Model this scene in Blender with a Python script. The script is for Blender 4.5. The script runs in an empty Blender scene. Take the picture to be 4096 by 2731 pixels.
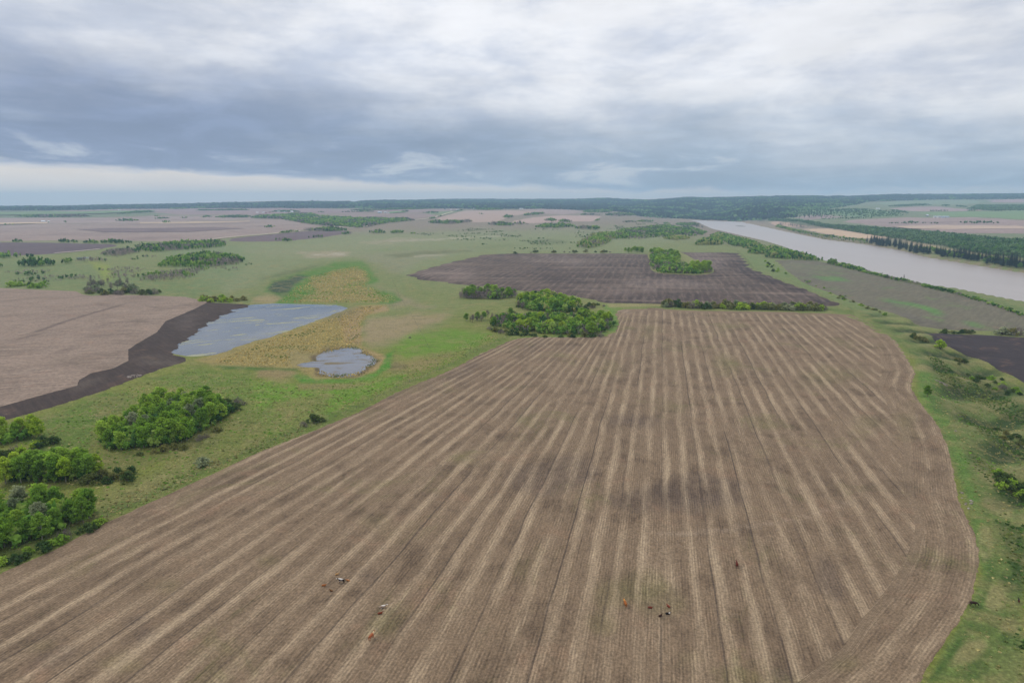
import bpy, bmesh, math, random
import numpy as np
from mathutils import Vector, Matrix
from mathutils.geometry import delaunay_2d_cdt

random.seed(7)
RNG = np.random.default_rng(7)
scene = bpy.context.scene
COL = scene.collection

# ------------------------------------------------------------------ camera
CAM_Z = 110.0
FPX = 4096 * 24 / 36.0            # focal length in photo pixels
CX, CY, HORIZON = 2048.0, 1365.5, 808.0
PITCH = math.atan((CY - HORIZON) / FPX)
cam_d = bpy.data.cameras.new("camera")
cam = bpy.data.objects.new("camera", cam_d)
COL.objects.link(cam)
cam.location = (0, 0, CAM_Z)
cam.rotation_euler = (math.pi / 2 - PITCH, 0, 0)
cam_d.sensor_width = 36
cam_d.lens = 24
cam_d.clip_start = 1.0
cam_d.clip_end = 120000
scene.camera = cam

# ------------------------------------------------------------------ render
scene.view_settings.view_transform = 'Standard'
scene.view_settings.look = 'None'
scene.view_settings.exposure = 0.0
scene.view_settings.gamma = 1.0
scene.view_settings.use_curve_mapping = False
scene.render.engine = 'CYCLES'
cy = scene.cycles
cy.use_denoising = True
cy.max_bounces = 5
cy.diffuse_bounces = 2
cy.glossy_bounces = 2
cy.transmission_bounces = 2
cy.transparent_max_bounces = 8
cy.volume_bounces = 1
cy.caustics_reflective = False
cy.caustics_refractive = False

# ------------------------------------------------------------------ node helper
class NT:
    def __init__(self, tree):
        self.t = tree
        self.N = tree.nodes
        self.L = tree.links
    def put(self, sock, val):
        if val is None:
            return
        if isinstance(val, bpy.types.NodeSocket):
            self.L.new(val, sock)
        elif isinstance(val, (tuple, list)) and sock.type == 'RGBA' and len(val) == 3:
            sock.default_value = (*val, 1)
        else:
            sock.default_value = val
    def math(self, op, a, b=None, c=None, clamp=False):
        n = self.N.new('ShaderNodeMath')
        n.operation = op
        n.use_clamp = clamp
        for i, v in enumerate((a, b, c)):
            if v is not None:
                self.put(n.inputs[i], v)
        return n.outputs[0]
    def add(self, a, b): return self.math('ADD', a, b)
    def sub(self, a, b): return self.math('SUBTRACT', a, b)
    def mul(self, a, b): return self.math('MULTIPLY', a, b)
    def smooth(self, x, lo, hi):
        n = self.N.new('ShaderNodeMapRange')
        n.interpolation_type = 'SMOOTHSTEP'
        self.put(n.inputs[0], x)
        self.put(n.inputs[1], lo)
        self.put(n.inputs[2], hi)
        n.inputs[3].default_value = 0
        n.inputs[4].default_value = 1
        return n.outputs[0]
    def mix(self, f, a, b, mode='MIX'):
        n = self.N.new('ShaderNodeMix')
        n.data_type = 'RGBA'
        n.blend_type = mode
        n.clamp_factor = True
        self.put(n.inputs[0], f)
        self.put(n.inputs[6], a)
        self.put(n.inputs[7], b)
        return n.outputs[2]
    def vec(self, x, y, z=0.0):
        n = self.N.new('ShaderNodeCombineXYZ')
        for i, v in enumerate((x, y, z)):
            self.put(n.inputs[i], v)
        return n.outputs[0]
    def sep(self, v):
        n = self.N.new('ShaderNodeSeparateXYZ')
        self.put(n.inputs[0], v)
        return n.outputs
    def vmul(self, v, s):
        n = self.N.new('ShaderNodeVectorMath')
        n.operation = 'MULTIPLY'
        self.put(n.inputs[0], v)
        n.inputs[1].default_value = s
        return n.outputs[0]
    def noise(self, v, scale=1.0, detail=3.0, rough=0.55, dist=0.0):
        n = self.N.new('ShaderNodeTexNoise')
        if v is not None:
            self.put(n.inputs['Vector'], v)
        n.inputs['Scale'].default_value = scale
        n.inputs['Detail'].default_value = detail
        n.inputs['Roughness'].default_value = rough
        n.inputs['Distortion'].default_value = dist
        return n.outputs[0]
    def attr(self, name):
        n = self.N.new('ShaderNodeAttribute')
        n.attribute_name = name
        return n
    def pos(self):
        return self.N.new('ShaderNodeNewGeometry').outputs['Position']
    def bright(self, col, f):
        # scale a colour by a scalar socket
        n = self.N.new('ShaderNodeVectorMath')
        n.operation = 'SCALE'
        self.put(n.inputs[0], col)
        self.put(n.inputs['Scale'], f)
        return n.outputs[0]

def new_mat(name):
    m = bpy.data.materials.new(name)
    m.use_nodes = True
    nt = NT(m.node_tree)
    b = m.node_tree.nodes['Principled BSDF']
    b.inputs['Roughness'].default_value = 0.9
    b.inputs['Specular IOR Level'].default_value = 0.15
    return m, nt, b

def lin(r, g, b, k=1.0):
    def f(c):
        c /= 255.0
        return (c / 12.92 if c <= 0.04045 else ((c + 0.055) / 1.055) ** 2.4) * k
    return (f(r), f(g), f(b))

# ------------------------------------------------------------------ world: overcast sky with a dark cloud bank
SUN_VEC = Vector((-0.62, 0.40, 0.80)).normalized()      # towards the veiled sun
SUN_EL = math.asin(SUN_VEC.z)
SUN_AZ = math.atan2(SUN_VEC.x, SUN_VEC.y)
world = bpy.data.worlds.new("World")
scene.world = world
world.use_nodes = True
w = NT(world.node_tree)
bg = world.node_tree.nodes['Background']
sky = w.N.new('ShaderNodeTexSky')
sky.sky_type = 'NISHITA'
sky.sun_disc = False
sky.sun_elevation = SUN_EL
sky.sun_rotation = SUN_AZ
clear = w.bright(sky.outputs[0], 0.10)
tc = w.N.new('ShaderNodeTexCoord').outputs['Generated']
sx, sy, sz = w.sep(tc)
el = w.mul(w.math('ARCSINE', sz), 57.2958)                       # elevation in degrees
hyp = w.math('SQRT', w.add(w.add(w.mul(sx, sx), w.mul(sy, sy)), 1e-6))
side = w.math('DIVIDE', sx, hyp)                                  # -1 left .. 1 right
zz = w.add(w.math('MAXIMUM', sz, 0.0), 0.055)
plane = w.vec(w.math('DIVIDE', sx, zz), w.math('DIVIDE', sy, zz), 0.0)
n_pl = w.noise(plane, 0.9, 6, 0.58, 0.4)
n_big = w.noise(w.vmul(tc, (2.1, 2.1, 7.5)), 1.0, 4, 0.55, 0.2)
n_mid = w.add(w.mul(w.noise(w.vmul(tc, (5.0, 5.0, 14.0)), 1.0, 7, 0.6, 0.15), 0.7), w.mul(n_pl, 0.3))
n_puff = w.noise(w.vmul(tc, (8.5, 8.5, 36.0)), 1.0, 6, 0.58, 0.5)
n_soft = w.noise(w.vmul(tc, (3.2, 3.2, 11.0)), 1.0, 6, 0.58, 0.25)
e1 = w.add(el, w.mul(w.sub(n_soft, 0.5), 7.5))
e1 = w.add(e1, w.mul(w.sub(n_mid, 0.5), 1.6))
e0 = w.add(el, w.mul(w.sub(n_puff, 0.5), 1.5))
lo = w.math('MAXIMUM', w.sub(1.2, w.mul(side, 2.2)), 0.8)
hi = w.sub(7.4, w.mul(side, 4.6))
dark = w.mul(w.smooth(w.sub(e0, lo), -0.22, 0.42),
             w.sub(1.0, w.smooth(w.sub(e1, hi), -4.2, 3.8)))
left_f = w.smooth(side, 0.42, -0.55)
c_dark = w.mix(left_f, lin(164, 181, 201), lin(136, 151, 182))
c_dark = w.bright(c_dark, w.add(0.90, w.mul(w.smooth(n_puff, 0.36, 0.66), 0.17)))
c_dark = w.mix(w.mul(w.smooth(n_mid, 0.48, 0.66), 0.30), c_dark, lin(188, 199, 214))
c_top = w.mix(w.smooth(n_mid, 0.36, 0.60), lin(206, 213, 228), lin(247, 248, 252))
c_top = w.mix(w.smooth(n_big, 0.36, 0.66), w.bright(c_top, 0.92), w.bright(c_top, 1.05))
c_top = w.mix(w.smooth(el, 16.0, 48.0), c_top, w.bright(c_top, 1.12))
c_low = w.mix(n_puff, lin(226, 218, 212), lin(242, 232, 224))
low_f = w.smooth(w.sub(e0, lo), 0.35, -0.25)
c = w.mix(low_f, c_top, c_low)
c = w.mix(dark, c, c_dark)
# lit cumulus tops that stand in front of the bank, low above the horizon
puff = w.mul(w.smooth(n_puff, 0.53, 0.68), w.mul(w.smooth(w.sub(el, lo), 0.1, 0.7), w.smooth(el, 5.6, 2.6)))
c = w.mix(w.mul(puff, 0.75), c, lin(206, 212, 220))
n_fin = w.noise(w.vmul(tc, (11.0, 11.0, 30.0)), 1.0, 6, 0.62, 0.2)
c = w.bright(c, w.add(0.90, w.mul(n_fin, 0.20)))
c = w.mix(0.05, c, clear)
w.L.new(c, bg.inputs['Color'])
bg.inputs['Strength'].default_value = 1.0

sun_d = bpy.data.lights.new("sun", 'SUN')
sun_d.energy = 1.2
sun_d.angle = math.radians(12)
sun_d.color = (1.0, 0.96, 0.9)
sun = bpy.data.objects.new("sun", sun_d)
COL.objects.link(sun)
sun.rotation_euler = (-SUN_VEC).to_track_quat('-Z', 'Y').to_euler()
sun.location = (0, 0, 300)

# ------------------------------------------------------------------ numeric helpers
def smoothstep(a, b, x):
    t = np.clip((x - a) / (b - a), 0, 1)
    return t * t * (3 - 2 * t)

def vnoise(x, y, seed=0):
    xi = np.floor(x); yi = np.floor(y)
    xf = x - xi; yf = y - yi
    xf = xf * xf * (3 - 2 * xf); yf = yf * yf * (3 - 2 * yf)
    def h(a, b):
        v = np.sin(a * 127.1 + b * 311.7 + seed * 74.7) * 43758.5453
        return v - np.floor(v)
    return (h(xi, yi) * (1 - xf) + h(xi + 1, yi) * xf) * (1 - yf) + \
           (h(xi, yi + 1) * (1 - xf) + h(xi + 1, yi + 1) * xf) * yf

def fbm(x, y, s, seed=0, octs=3):
    v = 0; a = 1; tot = 0
    for o in range(octs):
        v = v + a * vnoise(x * s + o * 17.3, y * s - o * 9.1, seed + o)
        tot += a; a *= 0.5; s *= 2.1
    return v / tot            # 0..1

SP, CP = math.sin(PITCH), math.cos(PITCH)
def ray(px, py):
    u = (np.asarray(px, float) - CX) / FPX
    v = (np.asarray(py, float) - CY) / FPX
    return u, CP - v * SP, -SP - v * CP
def unz(px, py, z=0.0):
    dx, dy, dz = ray(px, py)
    s = (z - CAM_Z) / dz
    return dx * s, dy * s
def project(x, y, z):
    dz = z - CAM_Z
    depth = np.maximum(y * CP - dz * SP, 1.0)
    up = y * SP + dz * CP
    return CX + FPX * x / depth, CY - FPX * up / depth

def poly_sd(x, y, poly, closed=True):
    """distance to a polyline; negative inside when closed"""
    n = len(poly)
    d2 = np.full(np.shape(x), 1e30)
    inside = np.zeros(np.shape(x), bool)
    for i in range(n if closed else n - 1):
        ax, ay = poly[i]; bx, by = poly[(i + 1) % n]
        ex, ey = bx - ax, by - ay
        L = ex * ex + ey * ey + 1e-12
        t = np.clip(((x - ax) * ex + (y - ay) * ey) / L, 0, 1)
        d2 = np.minimum(d2, (x - ax - t * ex) ** 2 + (y - ay - t * ey) ** 2)
        if closed and ay != by:
            cond = ((ay > y) != (by > y)) & (x < (bx - ax) * (y - ay) / (by - ay) + ax)
            inside ^= cond
    d = np.sqrt(d2)
    return np.where(inside, -d, d) if closed else d

# ------------------------------------------------------------------ the lie of the land
WATER_Z = -20.0
RIVER_PX_L = [(4096, 1215), (3950, 1186), (3850, 1165), (3750, 1152), (3650, 1130), (3550, 1106),
              (3450, 1085), (3350, 1057), (3260, 1033), (3150, 992), (3072, 968), (2930, 935), (2850, 915), (2815, 900), (2796, 889)]
RIVER_PX_R = [(2740, 880), (2800, 881), (2960, 887), (3000, 895), (3072, 911), (3150, 928), (3300, 958), (3450, 976), (3530, 989),
              (3600, 1002), (3700, 1028), (3800, 1044), (3900, 1061), (4000, 1077), (4096, 1092)]
RIVER = [(760.0, -470.0), (715.0, 150.0), (682.0, 600.0)] + [tuple(float(c) for c in unz(px, py, WATER_Z)) for px, py in RIVER_PX_L + RIVER_PX_R] + [(930.0, 950.0), (960.0, 400.0), (1010.0, -470.0)]

FIELD_R_PX = [(3200, 3300), (3500, 2930), (3682, 2731), (3751, 2623), (3838, 2501), (3890, 2410), (3925, 2283), (3921, 2180), (3898, 2116), (3840, 2004),
              (3831, 1946), (3804, 1804), (3760, 1705), (3684, 1607), (3650, 1555), (3657, 1518), (3668, 1492), (3638, 1440),
              (3586, 1366), (3494, 1300), (3412, 1263)]
EDGE_PX = FIELD_R_PX + [(3395, 1222), (3316, 1190), (3237, 1155), (3137, 1118), (3075, 1092), (3010, 1066), (2990, 1036),
                        (2955, 1000), (2900, 975), (2850, 955), (2790, 930), (2720, 912), (2640, 898), (2560, 880)]
EDGE = [(float(unz(3200, 3300)[0]) - 25, -600.0)] + [tuple(float(c) for c in unz(px, py, 0)) for px, py in EDGE_PX]
EDGE_POLY = EDGE + [(EDGE[-1][0] + 400, 9000.0), (40000.0, 60000.0), (40000.0, -600.0)]

# far relief: height over forward distance, per bearing (bearing given as photo column)
REL_PX = [-2500, 0, 1250, 2048, 2450, 2800, 3072, 4096, 6500]
REL = [
    [(0, 0), (3000, 4), (4500, 34), (6000, 40), (11000, 44), (16000, 8)],
    [(0, 0), (3000, 2), (4500, 36), (6000, 43), (11000, 44), (16000, 8)],
    [(0, 0), (2600, 1), (3800, 15), (4800, 40), (6500, 53), (9000, 112), (12000, 92), (16000, 60)],
    [(0, 0), (2400, 2), (3300, 11), (5000, 48), (6500, 57), (9000, 92), (12000, 146), (16000, 120)],
    [(0, 0), (2400, 2), (4000, 5), (5300, 26), (6500, 44), (9000, 96), (11000, 140), (16000, 120)],
    [(0, 0), (3000, -4), (4700, -4), (5200, 0), (6000, 12), (7200, 92), (8500, 158), (12000, 160), (16000, 120)],
    [(0, 0), (2000, 0), (3400, 2), (3750, 20), (5000, 65), (6500, 106), (8500, 170), (12000, 175), (16000, 130)],
    [(0, 0), (1500, 2), (2000, 8), (2400, 16), (3500, 50), (5000, 78), (6500, 116), (7500, 150), (9000, 226), (12000, 222), (16000, 150)],
    [(0, 0), (1500, 2), (2000, 8), (2400, 16), (3500, 50), (5000, 80), (7500, 150), (9000, 225), (16000, 150)],
]
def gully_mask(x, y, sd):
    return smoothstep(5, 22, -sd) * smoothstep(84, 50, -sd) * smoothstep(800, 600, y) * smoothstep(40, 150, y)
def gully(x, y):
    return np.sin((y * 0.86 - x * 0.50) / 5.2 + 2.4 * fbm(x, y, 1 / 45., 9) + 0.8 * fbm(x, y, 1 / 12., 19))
def H(x, y):
    x = np.asarray(x, float); y = np.asarray(y, float)
    yy = np.maximum(y, 1.0)
    col = CX + FPX * x / np.maximum(yy * CP, 40.0)
    col = np.clip(col, REL_PX[0], REL_PX[-1])
    vals = np.stack([np.interp(yy, [p[0] for p in t], [p[1] for p in t]) for t in REL])
    idx = np.clip(np.searchsorted(REL_PX, col, side='right') - 1, 0, len(REL_PX) - 2)
    px0 = np.take(REL_PX, idx); px1 = np.take(REL_PX, idx + 1)
    f = (col - px0) / (px1 - px0)
    f = f * f * (3 - 2 * f)
    v0 = np.take_along_axis(vals, idx[None], 0)[0]
    v1 = np.take_along_axis(vals, (idx + 1)[None], 0)[0]
    h = v0 * (1 - f) + v1 * f
    r = np.sqrt(x * x + y * y)
    # rolling ground
    h = h + 0.7 * (np.sin(x / 95 + 0.6) * np.sin(y / 130 + 1.2)) + 0.35 * np.sin((x + 0.6 * y) / 61)
    h = h + smoothstep(1500, 4000, r) * 7.0 * (fbm(x, y, 1 / 900., 3) - 0.5)
    h = h + smoothstep(5500, 9000, r) * 46.0 * (fbm(x, y, 1 / 1500., 5, 4) - 0.5)
    # left pasture swells behind the stubble field
    h = h + 5.0 * np.exp(-((x + 520) / 260) ** 2 - ((y - 1150) / 260) ** 2)
    # marsh hollow
    h = h - 1.6 * np.exp(-((x + 235) / 110) ** 2 - ((y - 620) / 200) ** 2)
    # valley side right of the fields
    sd = poly_sd(x, y, EDGE_POLY)
    near = smoothstep(2600, 1300, y)
    wd = 62 + 30 * np.sin(y / 85.0)
    drop = -14.0 * smoothstep(2, wd + 10, -sd)
    h = h + drop
    bump = gully_mask(x, y, sd)
    h = h + bump * (1.7 * gully(x, y) + 2.6 * (fbm(x, y, 1 / 26., 21) - 0.5))
    # river bed and banks
    rs = poly_sd(x, y, RIVER)
    k = smoothstep(16, -8, rs)
    h = h * (1 - k) + (WATER_Z - 3.0) * k
    floor = smoothstep(420, 30, rs) * (sd < 0)
    h = np.where(rs > 16, h * (1 - 0.9 * floor) + (-14.0) * 0.9 * floor, h)
    h = np.where((rs > 0) & (rs <= 16), np.minimum(h, (-14.0) * smoothstep(0, 16, rs) + (WATER_Z - 1.0) * (1 - smoothstep(0, 16, rs))) , h)
    return h

S_STEPS = np.concatenate([np.geomspace(110, 30000, 420)])
def un(px, py):
    """photo pixels -> points on the land"""
    px = np.atleast_1d(np.asarray(px, float)); py = np.atleast_1d(np.asarray(py, float))
    dx, dy, dz = ray(px, py)
    X = dx[:, None] * S_STEPS; Y = dy[:, None] * S_STEPS; Z = CAM_Z + dz[:, None] * S_STEPS
    below = Z < H(X.ravel(), Y.ravel()).reshape(X.shape)
    i = np.where(below.any(1), below.argmax(1), len(S_STEPS) - 1)
    i = np.maximum(i, 1)
    lo_, hi_ = S_STEPS[i - 1].copy(), S_STEPS[i].copy()
    for _ in range(14):
        m = (lo_ + hi_) / 2
        b = CAM_Z + dz * m < H(dx * m, dy * m)
        hi_ = np.where(b, m, hi_); lo_ = np.where(b, lo_, m)
    return dx * hi_, dy * hi_
def unp(pts):
    a = np.array(pts, float)
    x, y = un(a[:, 0], a[:, 1])
    return list(zip(x.tolist(), y.tolist()))

# ------------------------------------------------------------------ object helpers
def tag(o, label=None, cat=None, group=None, kind=None):
    if label: o['label'] = label
    if cat: o['category'] = cat
    if group: o['group'] = group
    if kind: o['kind'] = kind
    return o
def link(o, parent=None):
    COL.objects.link(o)
    if parent is not None:
        o.parent = parent
    return o
def empty(name, loc, rz=0.0, scale=1.0):
    o = bpy.data.objects.new(name, None)
    o.location = loc
    o.rotation_euler = (0, 0, rz)
    o.scale = (scale,) * 3 if not isinstance(scale, tuple) else scale
    o.empty_display_size = 0.5
    return link(o)
def mesh_np(name, V, F, mats=(), smooth=False, colors=None, vecs=None, mat_idx=None):
    """V (n,3); F list of arrays of equal-sized faces or one array"""
    me = bpy.data.meshes.new(name)
    V = np.asarray(V, np.float32)
    Fs = F if isinstance(F, list) else [F]
    Fs = [np.asarray(f, np.int32) for f in Fs if len(f)]
    nl = sum(f.size for f in Fs); nf = sum(len(f) for f in Fs)
    me.vertices.add(len(V)); me.vertices.foreach_set('co', V.ravel())
    me.loops.add(nl); me.loops.foreach_set('vertex_index', np.concatenate([f.ravel() for f in Fs]))
    me.polygons.add(nf)
    sizes = np.concatenate([np.full(len(f), f.shape[1], np.int32) for f in Fs])
    starts = np.concatenate([[0], np.cumsum(sizes)[:-1]]).astype(np.int32)
    me.polygons.foreach_set('loop_start', starts)
    me.polygons.foreach_set('use_smooth', np.full(nf, smooth))
    if mat_idx is not None:
        me.polygons.foreach_set('material_index', np.asarray(mat_idx, np.int32))
    if colors is not None:
        a = me.attributes.new('Col', 'FLOAT_COLOR', 'POINT')
        c4 = np.ones((len(V), 4), np.float32); c4[:, :3] = colors
        a.data.foreach_set('color', c4.ravel())
    if vecs is not None:
        a = me.attributes.new('rowuv', 'FLOAT_VECTOR', 'POINT')
        a.data.foreach_set('vector', np.asarray(vecs, np.float32).ravel())
    for m in mats:
        me.materials.append(m)
    me.update(calc_edges=True)
    return me
def obj(name, me, parent=None):
    return link(bpy.data.objects.new(name, me), parent)

# ------------------------------------------------------------------ ground paint (ground cover, laid out by patch)
ILL = 1.0
def C(r, g, b):
    return np.array(lin(r, g, b, 1.0 / ILL))
def paint(x, y, z, base, patches):
    """blend soft-edged cover patches; a patch is (pixel outline, colour, softness px, strength, breakup)"""
    px, py = project(x, y, z)
    ok = y > 60
    nz1 = fbm(x, y, 1 / 14., 31, 3) - 0.5
    nz2 = fbm(x, y, 1 / 60., 41, 3) - 0.5
    col = base.copy()
    for poly, c, soft, st, *br in patches:
        br = br[0] if br else 1.0
        xs = [p[0] for p in poly]; ys = [p[1] for p in poly]
        m = ok & (px > min(xs) - 3 * soft) & (px < max(xs) + 3 * soft) & (py > min(ys) - 3 * soft) & (py < max(ys) + 3 * soft)
        if not m.any():
            continue
        sd = poly_sd(px[m] , py[m] * 1.0, poly)
        sd = sd + (nz1[m] * 1.6 + nz2[m] * 1.6) * soft * br
        wgt = st * smoothstep(soft, -soft, sd)[:, None]
        col[m] = col[m] * (1 - wgt) + np.asarray(c) * wgt
    return col

def ell(cx_, cy_, rx, ry, rot=0.0, n=14):
    a = np.linspace(0, 2 * math.pi, n, endpoint=False)
    c_, s_ = math.cos(math.radians(rot)), math.sin(math.radians(rot))
    return [(cx_ + rx * math.cos(t) * c_ - ry * math.sin(t) * s_, cy_ + rx * math.cos(t) * s_ + ry * math.sin(t) * c_) for t in a]

LUSH = C(106, 142, 44); GRASS = C(104, 119, 62); OLIVE = C(84, 94, 52); DRY = C(148, 134, 98); STRAW = C(168, 145, 98)
REED = C(158, 140, 86); TANB = C(166, 140, 104); PALE = C(196, 184, 165); WET = C(62, 66, 62); FOREST = C(40, 56, 40)
PAST = C(120, 134, 92); PAST2 = C(134, 142, 106); MUD = C(140, 122, 104)
P = []
def add(poly, c, soft=14, st=0.85, br=1.0): P.append((poly, c, soft, st, br))
# pasture between the fields
add([(1560, 930), (2600, 900), (2700, 960), (2480, 1010), (1930, 1015), (1620, 1095), (1560, 1060), (1450, 1040), (1300, 1040), (1100, 1100), (1000, 1150), (900, 1180), (700, 1000)], PAST2, 20, 0.6)
add([(950, 1010), (1400, 960), (1800, 930), (1900, 960), (1500, 1000), (1200, 1030)], C(140, 142, 108), 16, .6)
add([(1400, 1020), (1620, 1000), (1900, 995), (1700, 1040), (1580, 1090), (1500, 1060)], C(142, 138, 112), 14, .6)
add([(0, 1040), (300, 1050), (420, 1080), (900, 1130), (840, 1190), (300, 1150), (0, 1150)], C(112, 130, 82), 20, .7)
add([(360, 1045), (430, 1060), (450, 1110), (420, 1125), (395, 1090)], C(138, 152, 62), 10, .8)
add([(620, 990), (960, 985), (1000, 1040), (960, 1110), (800, 1150), (700, 1080)], C(116, 134, 92), 20, .6)
add([(1190, 1015), (1330, 1003), (1400, 1012), (1370, 1030), (1250, 1028)], C(168, 152, 128), 9, .8)
add([(1250, 1017), (1375, 1013), (1380, 1019), (1260, 1021)], PALE, 3, .7, 1.5)
add([(1440, 970), (1560, 955), (1800, 955), (1640, 964), (1500, 975)], C(166, 152, 130), 7, .7)
add([(1560, 965), (1990, 942), (2040, 944), (1700, 962)], PALE, 3, .4, 1.5)
add([(1540, 1022), (1650, 1008), (1800, 1001), (1890, 1004), (1740, 1018), (1600, 1027)], C(104, 108, 72), 6, .8)
add([(1650, 1022), (1780, 1016), (1790, 1020), (1660, 1027)], PALE, 3, .5)
add(ell(2190, 968, 85, 8), C(96, 108, 74), 7, .8)
add([(1870, 990), (2060, 975), (2090, 985), (1930, 1000)], C(112, 124, 84), 8, .5)
# grass round the marsh
add([(1560, 1215), (1900, 1160), (2040, 1190), (1840, 1250), (1760, 1330), (1500, 1400), (1440, 1330), (1450, 1270)], C(126, 134, 82), 24, .7)
add([(1470, 1275), (1640, 1255), (1800, 1255), (1760, 1290), (1640, 1350), (1480, 1390), (1440, 1350)], C(160, 140, 108), 22, .85)
add([(1510, 1140), (1580, 1170), (1650, 1200), (1740, 1230), (1580, 1235), (1500, 1210)], C(150, 136, 110), 14, .7)
add([(1640, 1330), (1820, 1300), (1960, 1330), (1900, 1390), (1740, 1430), (1600, 1440), (1560, 1400)], LUSH, 26, .85)
add([(1540, 1450), (1700, 1420), (1820, 1420), (1740, 1470), (1620, 1500), (1550, 1490)], C(150, 132, 88), 20, .8)
add(ell(1590, 1465, 45, 14), C(98, 92, 60), 14, .7)
add([(1500, 1440), (1580, 1395), (1562, 1470), (1490, 1522), (1350, 1540), (1205, 1534), (1155, 1494), (1250, 1503), (1400, 1515), (1498, 1488)], C(82, 136, 40), 7, .95)
add([(1000, 1520), (1200, 1525), (1500, 1512), (1640, 1480), (1600, 1540), (1400, 1620), (1250, 1700), (1080, 1750), (1010, 1640)], LUSH, 22, .85)
add([(1180, 1530), (1450, 1530), (1480, 1545), (1300, 1565), (1190, 1560)], C(142, 124, 84), 10, .75)
add([(1040, 1470), (1180, 1475), (1190, 1500), (1120, 1520), (1024, 1510)], C(150, 128, 92), 12, .8)
add([(560, 1530), (760, 1470), (1000, 1500), (1020, 1600), (980, 1700), (900, 1580), (700, 1545)], C(104, 126, 52), 20, .75)
add([(1100, 1620), (1200, 1590), (1260, 1600), (1230, 1650), (1150, 1670)], C(152, 146, 84), 12, .6)
add([(980, 1640), (1300, 1580), (1290, 1690), (1050, 1790), (860, 1880), (560, 2010), (420, 2060), (560, 1900), (800, 1800)], C(118, 122, 64), 26, .7)
add([(420, 1930), (700, 1880), (900, 1800), (840, 1880), (560, 2010), (440, 2070), (380, 2080)], C(140, 136, 84), 22, .6, 1.6)
add([(0, 1700), (200, 1650), (440, 1560), (560, 1590), (380, 1700), (360, 1830), (200, 1820)], C(98, 122, 50), 22, .8)
add([(300, 1650), (480, 1580), (540, 1600), (500, 1640), (400, 1680)], C(128, 126, 72), 14, .55, 1.6)
add([(330, 1800), (640, 1810), (900, 1690), (860, 1790), (560, 1880), (380, 1900)], C(110, 108, 62), 18, .6)
# reed marsh
add([(780, 1440), (818, 1430), (1024, 1360), (1200, 1306), (1429, 1221), (1546, 1218), (1558, 1244), (1470, 1262), (1436, 1292), (1448, 1320), (1446, 1385), (1545, 1425), (1508, 1483), (1420, 1512), (1260, 1520), (1190, 1476), (1024, 1472), (860, 1462)], REED, 7, .95, .6)
add([(1340, 1262), (1450, 1225), (1546, 1222), (1555, 1242), (1460, 1260), (1434, 1292), (1446, 1318), (1444, 1378), (1380, 1370), (1370, 1310)], TANB, 8, .9, .8)
add([(1290, 1270), (1400, 1230), (1440, 1228), (1430, 1262), (1330, 1300)], C(116, 112, 84), 10, .6, 1.6)
add([(860, 1462), (1024, 1468), (1190, 1474), (1200, 1484), (1024, 1478), (900, 1478)], C(62, 104, 34), 6, .9)
add([(1150, 1400), (1260, 1398), (1250, 1460), (1150, 1466)], C(150, 136, 92), 8, .7, 1.6)
add([(1440, 1385), (1545, 1425), (1508, 1480), (1420, 1510), (1440, 1490), (1505, 1440)], C(168, 142, 98), 6, .8)
add([(1235, 1425), (1300, 1396), (1405, 1382), (1470, 1408), (1522, 1440), (1480, 1482), (1440, 1508), (1350, 1518), (1258, 1504), (1262, 1470)], C(98, 84, 66), 7, .85, 1.6)
# upper marsh
add([(1100, 1214), (1125, 1190), (1050, 1165), (1090, 1125), (1190, 1093), (1310, 1058), (1340, 1046), (1440, 1042), (1472, 1058), (1488, 1090), (1514, 1122), (1466, 1145), (1575, 1172), (1606, 1200), (1560, 1216)], C(84, 126, 44), 8, .95)
add([(1190, 1205), (1260, 1160), (1230, 1120), (1330, 1086), (1430, 1074), (1476, 1108), (1456, 1142), (1530, 1184), (1510, 1211), (1300, 1212)], C(150, 134, 84), 12, .9)
add([(1062, 1160), (1100, 1128), (1190, 1100), (1240, 1102), (1180, 1140), (1150, 1178), (1100, 1178)], C(58, 72, 58), 9, .92)
add([(1050, 1120), (1180, 1090), (1290, 1060), (1300, 1052), (1150, 1085), (1030, 1118)], C(88, 100, 66), 8, .6)
add([(1030, 1185), (1090, 1180), (1130, 1190), (1090, 1212), (1000, 1212)], C(168, 146, 110), 8, .7)
# track and grass strip round the main field
add([(0, 2210), (402, 2040), (848, 1850), (1247, 1690), (1586, 1540), (1895, 1400), (2048, 1330), (2140, 1320), (2048, 1362), (1895, 1436), (1586, 1575), (1247, 1730), (848, 1900), (402, 2105), (0, 2300)], C(96, 116, 54), 12, .6)
add([(2400, 1350), (2470, 1325), (2480, 1285), (2458, 1246), (2500, 1232), (2430, 1215), (2400, 1260), (2440, 1300), (2400, 1335), (2050, 1350), (2050, 1362)], C(104, 138, 58), 7, .85)
add([(2427, 1213), (2660, 1213), (2660, 1226), (2440, 1230)], C(164, 150, 106), 6, .8)
add([(2460, 1232), (3300, 1245), (3420, 1255), (3420, 1238), (3300, 1230), (2660, 1226)], C(96, 116, 54), 8, .8)
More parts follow.
